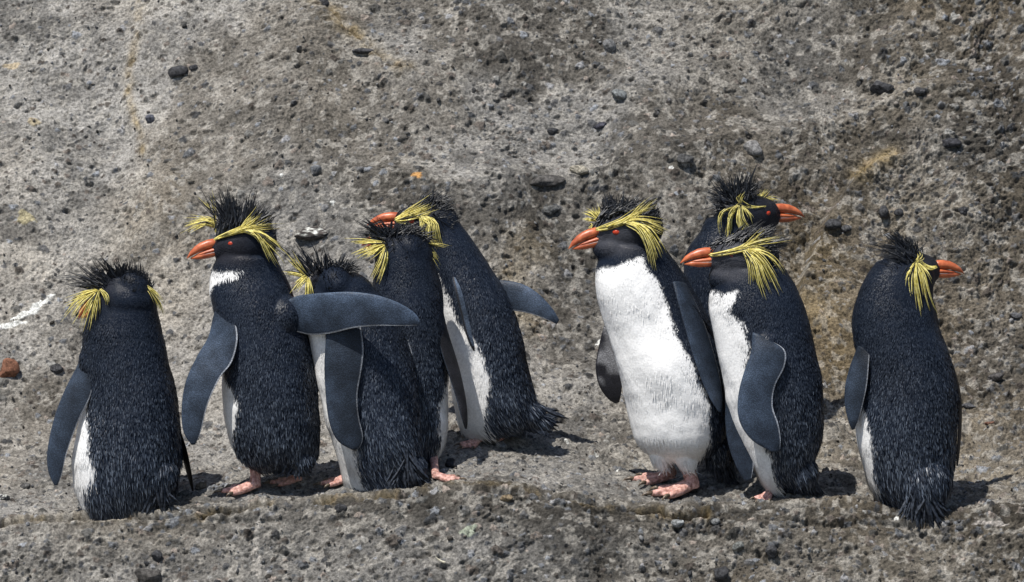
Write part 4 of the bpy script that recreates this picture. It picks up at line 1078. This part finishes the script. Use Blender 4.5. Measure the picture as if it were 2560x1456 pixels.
# G: profile, in front of H
penguin(dict(seed=7, face=(.050, .052, .062), label='penguin in left profile right behind the white bellied one, flipper across its side', base=(1935, 1234), beta=206, toptilt=.1,
    head=(1864, 652, 0, 186, 11, 1.08),
    neck=[(1835, 695, -2, 66, 44, 52), (1995, 1175, -36, 44, 50, 40), (1915, 862, -78, 36, 42, 30)],
    body=[(670, 1795, 1962, 0, 58), (700, 1784, 1984, 0, 70), (730, 1775, 1998, 0, 80), (760, 1772, 2008, 0, 88), (800, 1775, 2020, 0, 94), (850, 1785, 2034, 0, 100), (900, 1796, 2045, 0, 104), (950, 1805, 2055, 0, 108),
          (1000, 1813, 2061, 0, 108), (1050, 1826, 2060, 0, 106), (1100, 1846, 2053, 0, 100), (1140, 1866, 2040, 0, 92), (1180, 1886, 2020, 0, 80), (1205, 1900, 1990, 0, 62), (1220, 1915, 1965, 0, 40)],
    white=[(716, 1842), (740, 1834), (770, 1822), (795, 1852), (850, 1866), (900, 1862), (1000, 1875), (1080, 1900), (1130, 1925), (1180, 1930), (1220, 1940)],
    crest=[(150, 4.5, 8, 7, [(1830, 610, -20), (1860, 600, -22), (1895, 605, -24), (1920, 620, -26)], [(1872, 570, -10), (1890, 552, -10), (1915, 552, -20), (1945, 556, -20), (1966, 580, -20), (1980, 600, -20), (1988, 628, -20)], .45),
           (120, 6, 7, 7, [(1775, 628, -16), (1815, 608, -24), (1860, 605, -28), (1900, 615, -30)], [(1830, 596, -20), (1870, 578, -20), (1905, 578, -20), (1945, 600, -20)], .5),
           (14, 3, 4, 6, [(1910, 625, -40)], [(1992, 612, -40), (1990, 648, -40), (1975, 670, -40)], .7)],
    near=[(16, 7.5, 3, 3, [(1778, 638, -30), (1805, 635, -42), (1840, 628, -50), (1868, 618, -52), (1890, 598, -50), (1912, 578, -46)]),
          (10, 7, 3, 4, [(1785, 638, -32), (1815, 633, -44), (1850, 625, -52), (1890, 618, -54), (1925, 630, -54)]), (5, 5.5, 3, 4, [(1850, 622, -52), (1890, 608, -56), (1930, 600, -54), (1985, 590, -50)]),
          (9, 7.5, 4, 4, [(1858, 628, -56), (1875, 655, -68), (1880, 680, -72), (1882, 712, -74)]), (14, 7.5, 4, 6, [(1862, 626, -56), (1888, 660, -70), (1902, 705, -76), (1920, 756, -80)]),
          (9, 7, 4, 5, [(1866, 624, -56), (1900, 650, -68), (1925, 690, -72), (1946, 735, -74)]), (5, 6, 3, 4, [(1868, 622, -56), (1910, 632, -64), (1940, 655, -66), (1966, 702, -66)])],
    far=[(6, 5.5, 2, 4, [(1800, 618, 22), (1830, 596, 30), (1862, 580, 30)])],
    flippers=[dict(tone=1.25, pts=[(1880, 832, 1925, 850, -88, -100), (1878, 880, 1962, 876, -108, -112), (1860, 930, 1962, 915, -116, -118), (1847, 980, 1938, 965, -122, -124), (1844, 1030, 1932, 1015, -126, -126), (1856, 1070, 1946, 1060, -128, -126), (1885, 1105, 1952, 1100, -128, -124), (1930, 1130, 1948, 1130, -124, -120)], thick=11),
              dict(tone=0.9, pts=[(1815, 1000, 1850, 990, 10, -40), (1814, 1060, 1866, 1060, 4, -50), (1822, 1115, 1876, 1110, 0, -50), (1840, 1165, 1884, 1160, -4, -44), (1862, 1204, 1878, 1200, -10, -36)], thick=8)],
    tail=[(80, 8.5, (1995, 1140, -30), [(2066, 1242, -30), (2040, 1248, -44), (2005, 1246, -52), (1985, 1232, -50)])], taildir=(.3, -.05, 0),
    feet=[(1924, 1240, 235, .8, (1922, 1200, -20)), (1975, 1232, 200, .8, (1965, 1195, 20))]))

# H: behind, facing right
penguin(dict(seed=8, label='penguin half hidden behind two others, only its head and nape in view, facing right', base=(1838, 1150), beta=30,
    head=(1866, 548, 0, 22, 12, 1.05),
    neck=[(1850, 580, 0, 72, 50, 56)],
    body=[(545, 1768, 1915, 0, 50), (580, 1748, 1918, 0, 62), (610, 1728, 1928, 0, 74), (650, 1708, 1936, 0, 84), (700, 1705, 1948, 0, 92), (760, 1708, 1958, 0, 98), (850, 1712, 1968, 0, 104), (950, 1720, 1970, 0, 106), (1030, 1730, 1962, 0, 104),
          (1090, 1750, 1945, 0, 90), (1120, 1775, 1920, 0, 70), (1135, 1800, 1890, 0, 50)],
    white=[(700, 1948), (1135, 1895)],
    crest=[(170, 4.2, 8, 8, [(1822, 520, -36), (1820, 500, -34), (1845, 490, -30), (1875, 488, -24)], [(1738, 540, -40), (1748, 500, -44), (1762, 470, -44), (1780, 438, -44), (1800, 432, -40), (1830, 424, -40), (1852, 418, -36), (1872, 412, -30), (1898, 425, -20), (1925, 445, -10)], .45),
           (150, 5, 10, 9, [(1815, 520, -30), (1840, 500, -30), (1880, 498, -24)], [(1765, 520, -36), (1790, 475, -40), (1830, 455, -36), (1870, 450, -30), (1910, 470, -16)], .5),
           (12, 3.5, 5, 8, [(1850, 520, -46)], [(1880, 590, -56), (1840, 620, -56), (1905, 560, -56)], .7)],
    near=[(10, 7, 3, 3, [(1912, 519, -26), (1890, 521, -38), (1866, 514, -46), (1848, 500, -48)]), (5, 5, 4, 4, [(1852, 508, -50), (1848, 494, -52), (1856, 482, -50)]),
          (8, 6.5, 3, 4, [(1846, 515, -50), (1826, 545, -62), (1822, 575, -66), (1820, 602, -66)]), (5, 5, 3, 3, [(1842, 515, -50), (1808, 530, -60), (1798, 560, -62), (1806, 598, -62)]),
          (9, 6.5, 4, 5, [(1850, 516, -50), (1850, 550, -64), (1864, 580, -66), (1876, 600, -66)]), (4, 5, 3, 3, [(1854, 516, -50), (1872, 535, -60), (1882, 565, -62)])],
    far=[(7, 5.5, 3, 4, [(1898, 500, 10), (1905, 488, 14), (1918, 470, 16)]), (3, 4, 2, 3, [(1905, 500, 10), (1930, 498, 14), (1950, 505, 14)])],
    flippers=[dict(tone=0.8, pts=[(1745, 790, 1790, 800, -60, -90), (1740, 850, 1800, 850, -70, -104), (1740, 920, 1800, 920, -80, -110), (1750, 990, 1790, 990, -86, -110), (1768, 1040, 1775, 1040, -90, -100)]),
              dict(tone=0.8, pts=[(1925, 790, 1935, 790, 60, 20), (1935, 860, 1942, 860, 60, 20), (1935, 940, 1940, 940, 60, 30), (1930, 1000, 1934, 1000, 50, 40)])],
    tail=[(30, 8, (1790, 1080, -50), [(1760, 1145, -70), (1790, 1150, -80), (1820, 1148, -80)])], taildir=(-.2, -.1, 0),
    feet=[(1815, 1150, 40, .9, (1815, 1110, 0)), (1870, 1145, 40, .9, (1868, 1110, 0))]))

# I: rightmost, back turned, head to the right
penguin(dict(seed=9, label='rightmost penguin, back turned, beak pointing right, standing apart', base=(2272, 1264), beta=118, tip=1.1,
    head=(2272, 684, 0, 20, 10, 1.0),
    neck=[(2258, 715, 0, 76, 60, 64), (2305, 1205, -66, 72, 80, 52)],
    body=[(655, 2195, 2330, 0, 50), (680, 2170, 2338, 0, 62), (710, 2155, 2336, 0, 72), (745, 2140, 2334, 0, 80), (780, 2131, 2342, 0, 88), (820, 2129, 2350, 0, 94), (860, 2133, 2364, 0, 98), (900, 2142, 2376, 0, 102), (950, 2143, 2391, 0, 108),
          (1000, 2138, 2398, 0, 112), (1050, 2133, 2396, 0, 114), (1100, 2138, 2392, 0, 114), (1150, 2152, 2388, 0, 110), (1200, 2166, 2382, 0, 104), (1235, 2182, 2368, 0, 94), (1260, 2205, 2345, 0, 80), (1272, 2230, 2330, 0, 66)],
    white=[(990, 2146), (1020, 2158), (1050, 2168), (1100, 2180), (1150, 2184), (1200, 2180), (1240, 2190), (1272, 2205)],
    crest=[(160, 4.2, 8, 8, [(2282, 650, -36), (2265, 640, -36), (2275, 630, -30), (2288, 640, -24)], [(2128, 640, -50), (2150, 612, -50), (2172, 582, -50), (2200, 564, -50), (2222, 560, -50), (2248, 585, -44), (2272, 592, -40), (2292, 592, -34), (2296, 612, -30)], .45),
           (150, 5, 9, 8, [(2275, 655, -36), (2260, 650, -36), (2290, 640, -24)], [(2190, 645, -50), (2215, 605, -50), (2245, 600, -44), (2280, 612, -34), (2292, 625, -30)], .5),
           (20, 3.5, 6, 8, [(2272, 665, -46)], [(2225, 720, -60), (2240, 760, -64), (2265, 740, -62)], .6)],
    near=[(9, 7, 3, 3, [(2340, 668, -22), (2322, 672, -34), (2305, 664, -40), (2294, 650, -42)]), (5, 6, 3, 3, [(2290, 655, -44), (2300, 645, -44), (2298, 634, -40)]),
          (12, 7.5, 4, 5, [(2290, 660, -46), (2286, 700, -64), (2292, 750, -72), (2300, 802, -76)]), (8, 7, 4, 5, [(2292, 658, -46), (2306, 690, -62), (2318, 740, -68), (2334, 786, -70)]), (6, 6.5, 3, 4, [(2286, 660, -46), (2272, 690, -62), (2268, 715, -66)]),
          (5, 6, 3, 3, [(2296, 658, -46), (2312, 680, -56), (2322, 705, -58)])],
    far=[(4, 5, 3, 4, [(2312, 650, 20), (2322, 668, 30), (2330, 690, 30)])],
    flippers=[dict(tone=0.75, pts=[(2146, 866, 2175, 872, -30, -60), (2126, 915, 2172, 915, -40, -74), (2113, 965, 2168, 960, -50, -80), (2112, 1010, 2160, 1000, -56, -80), (2120, 1050, 2148, 1045, -60, -76), (2130, 1076, 2136, 1074, -62, -68)]),
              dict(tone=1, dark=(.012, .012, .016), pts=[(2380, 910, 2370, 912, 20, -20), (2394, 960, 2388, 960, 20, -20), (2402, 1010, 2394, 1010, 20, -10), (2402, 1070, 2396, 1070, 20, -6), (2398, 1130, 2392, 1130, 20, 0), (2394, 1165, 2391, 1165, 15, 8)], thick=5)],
    tail=[(80, 9, (2300, 1200, -90), [(2372, 1290, -110), (2355, 1325, -124), (2320, 1332, -128), (2280, 1312, -124), (2240, 1285, -114)])], taildir=(.15, -.3, 0),
    feet=[(2235, 1262, 110, .9, (2235, 1220, 0)), (2310, 1262, 110, .9, (2308, 1220, 0))]))
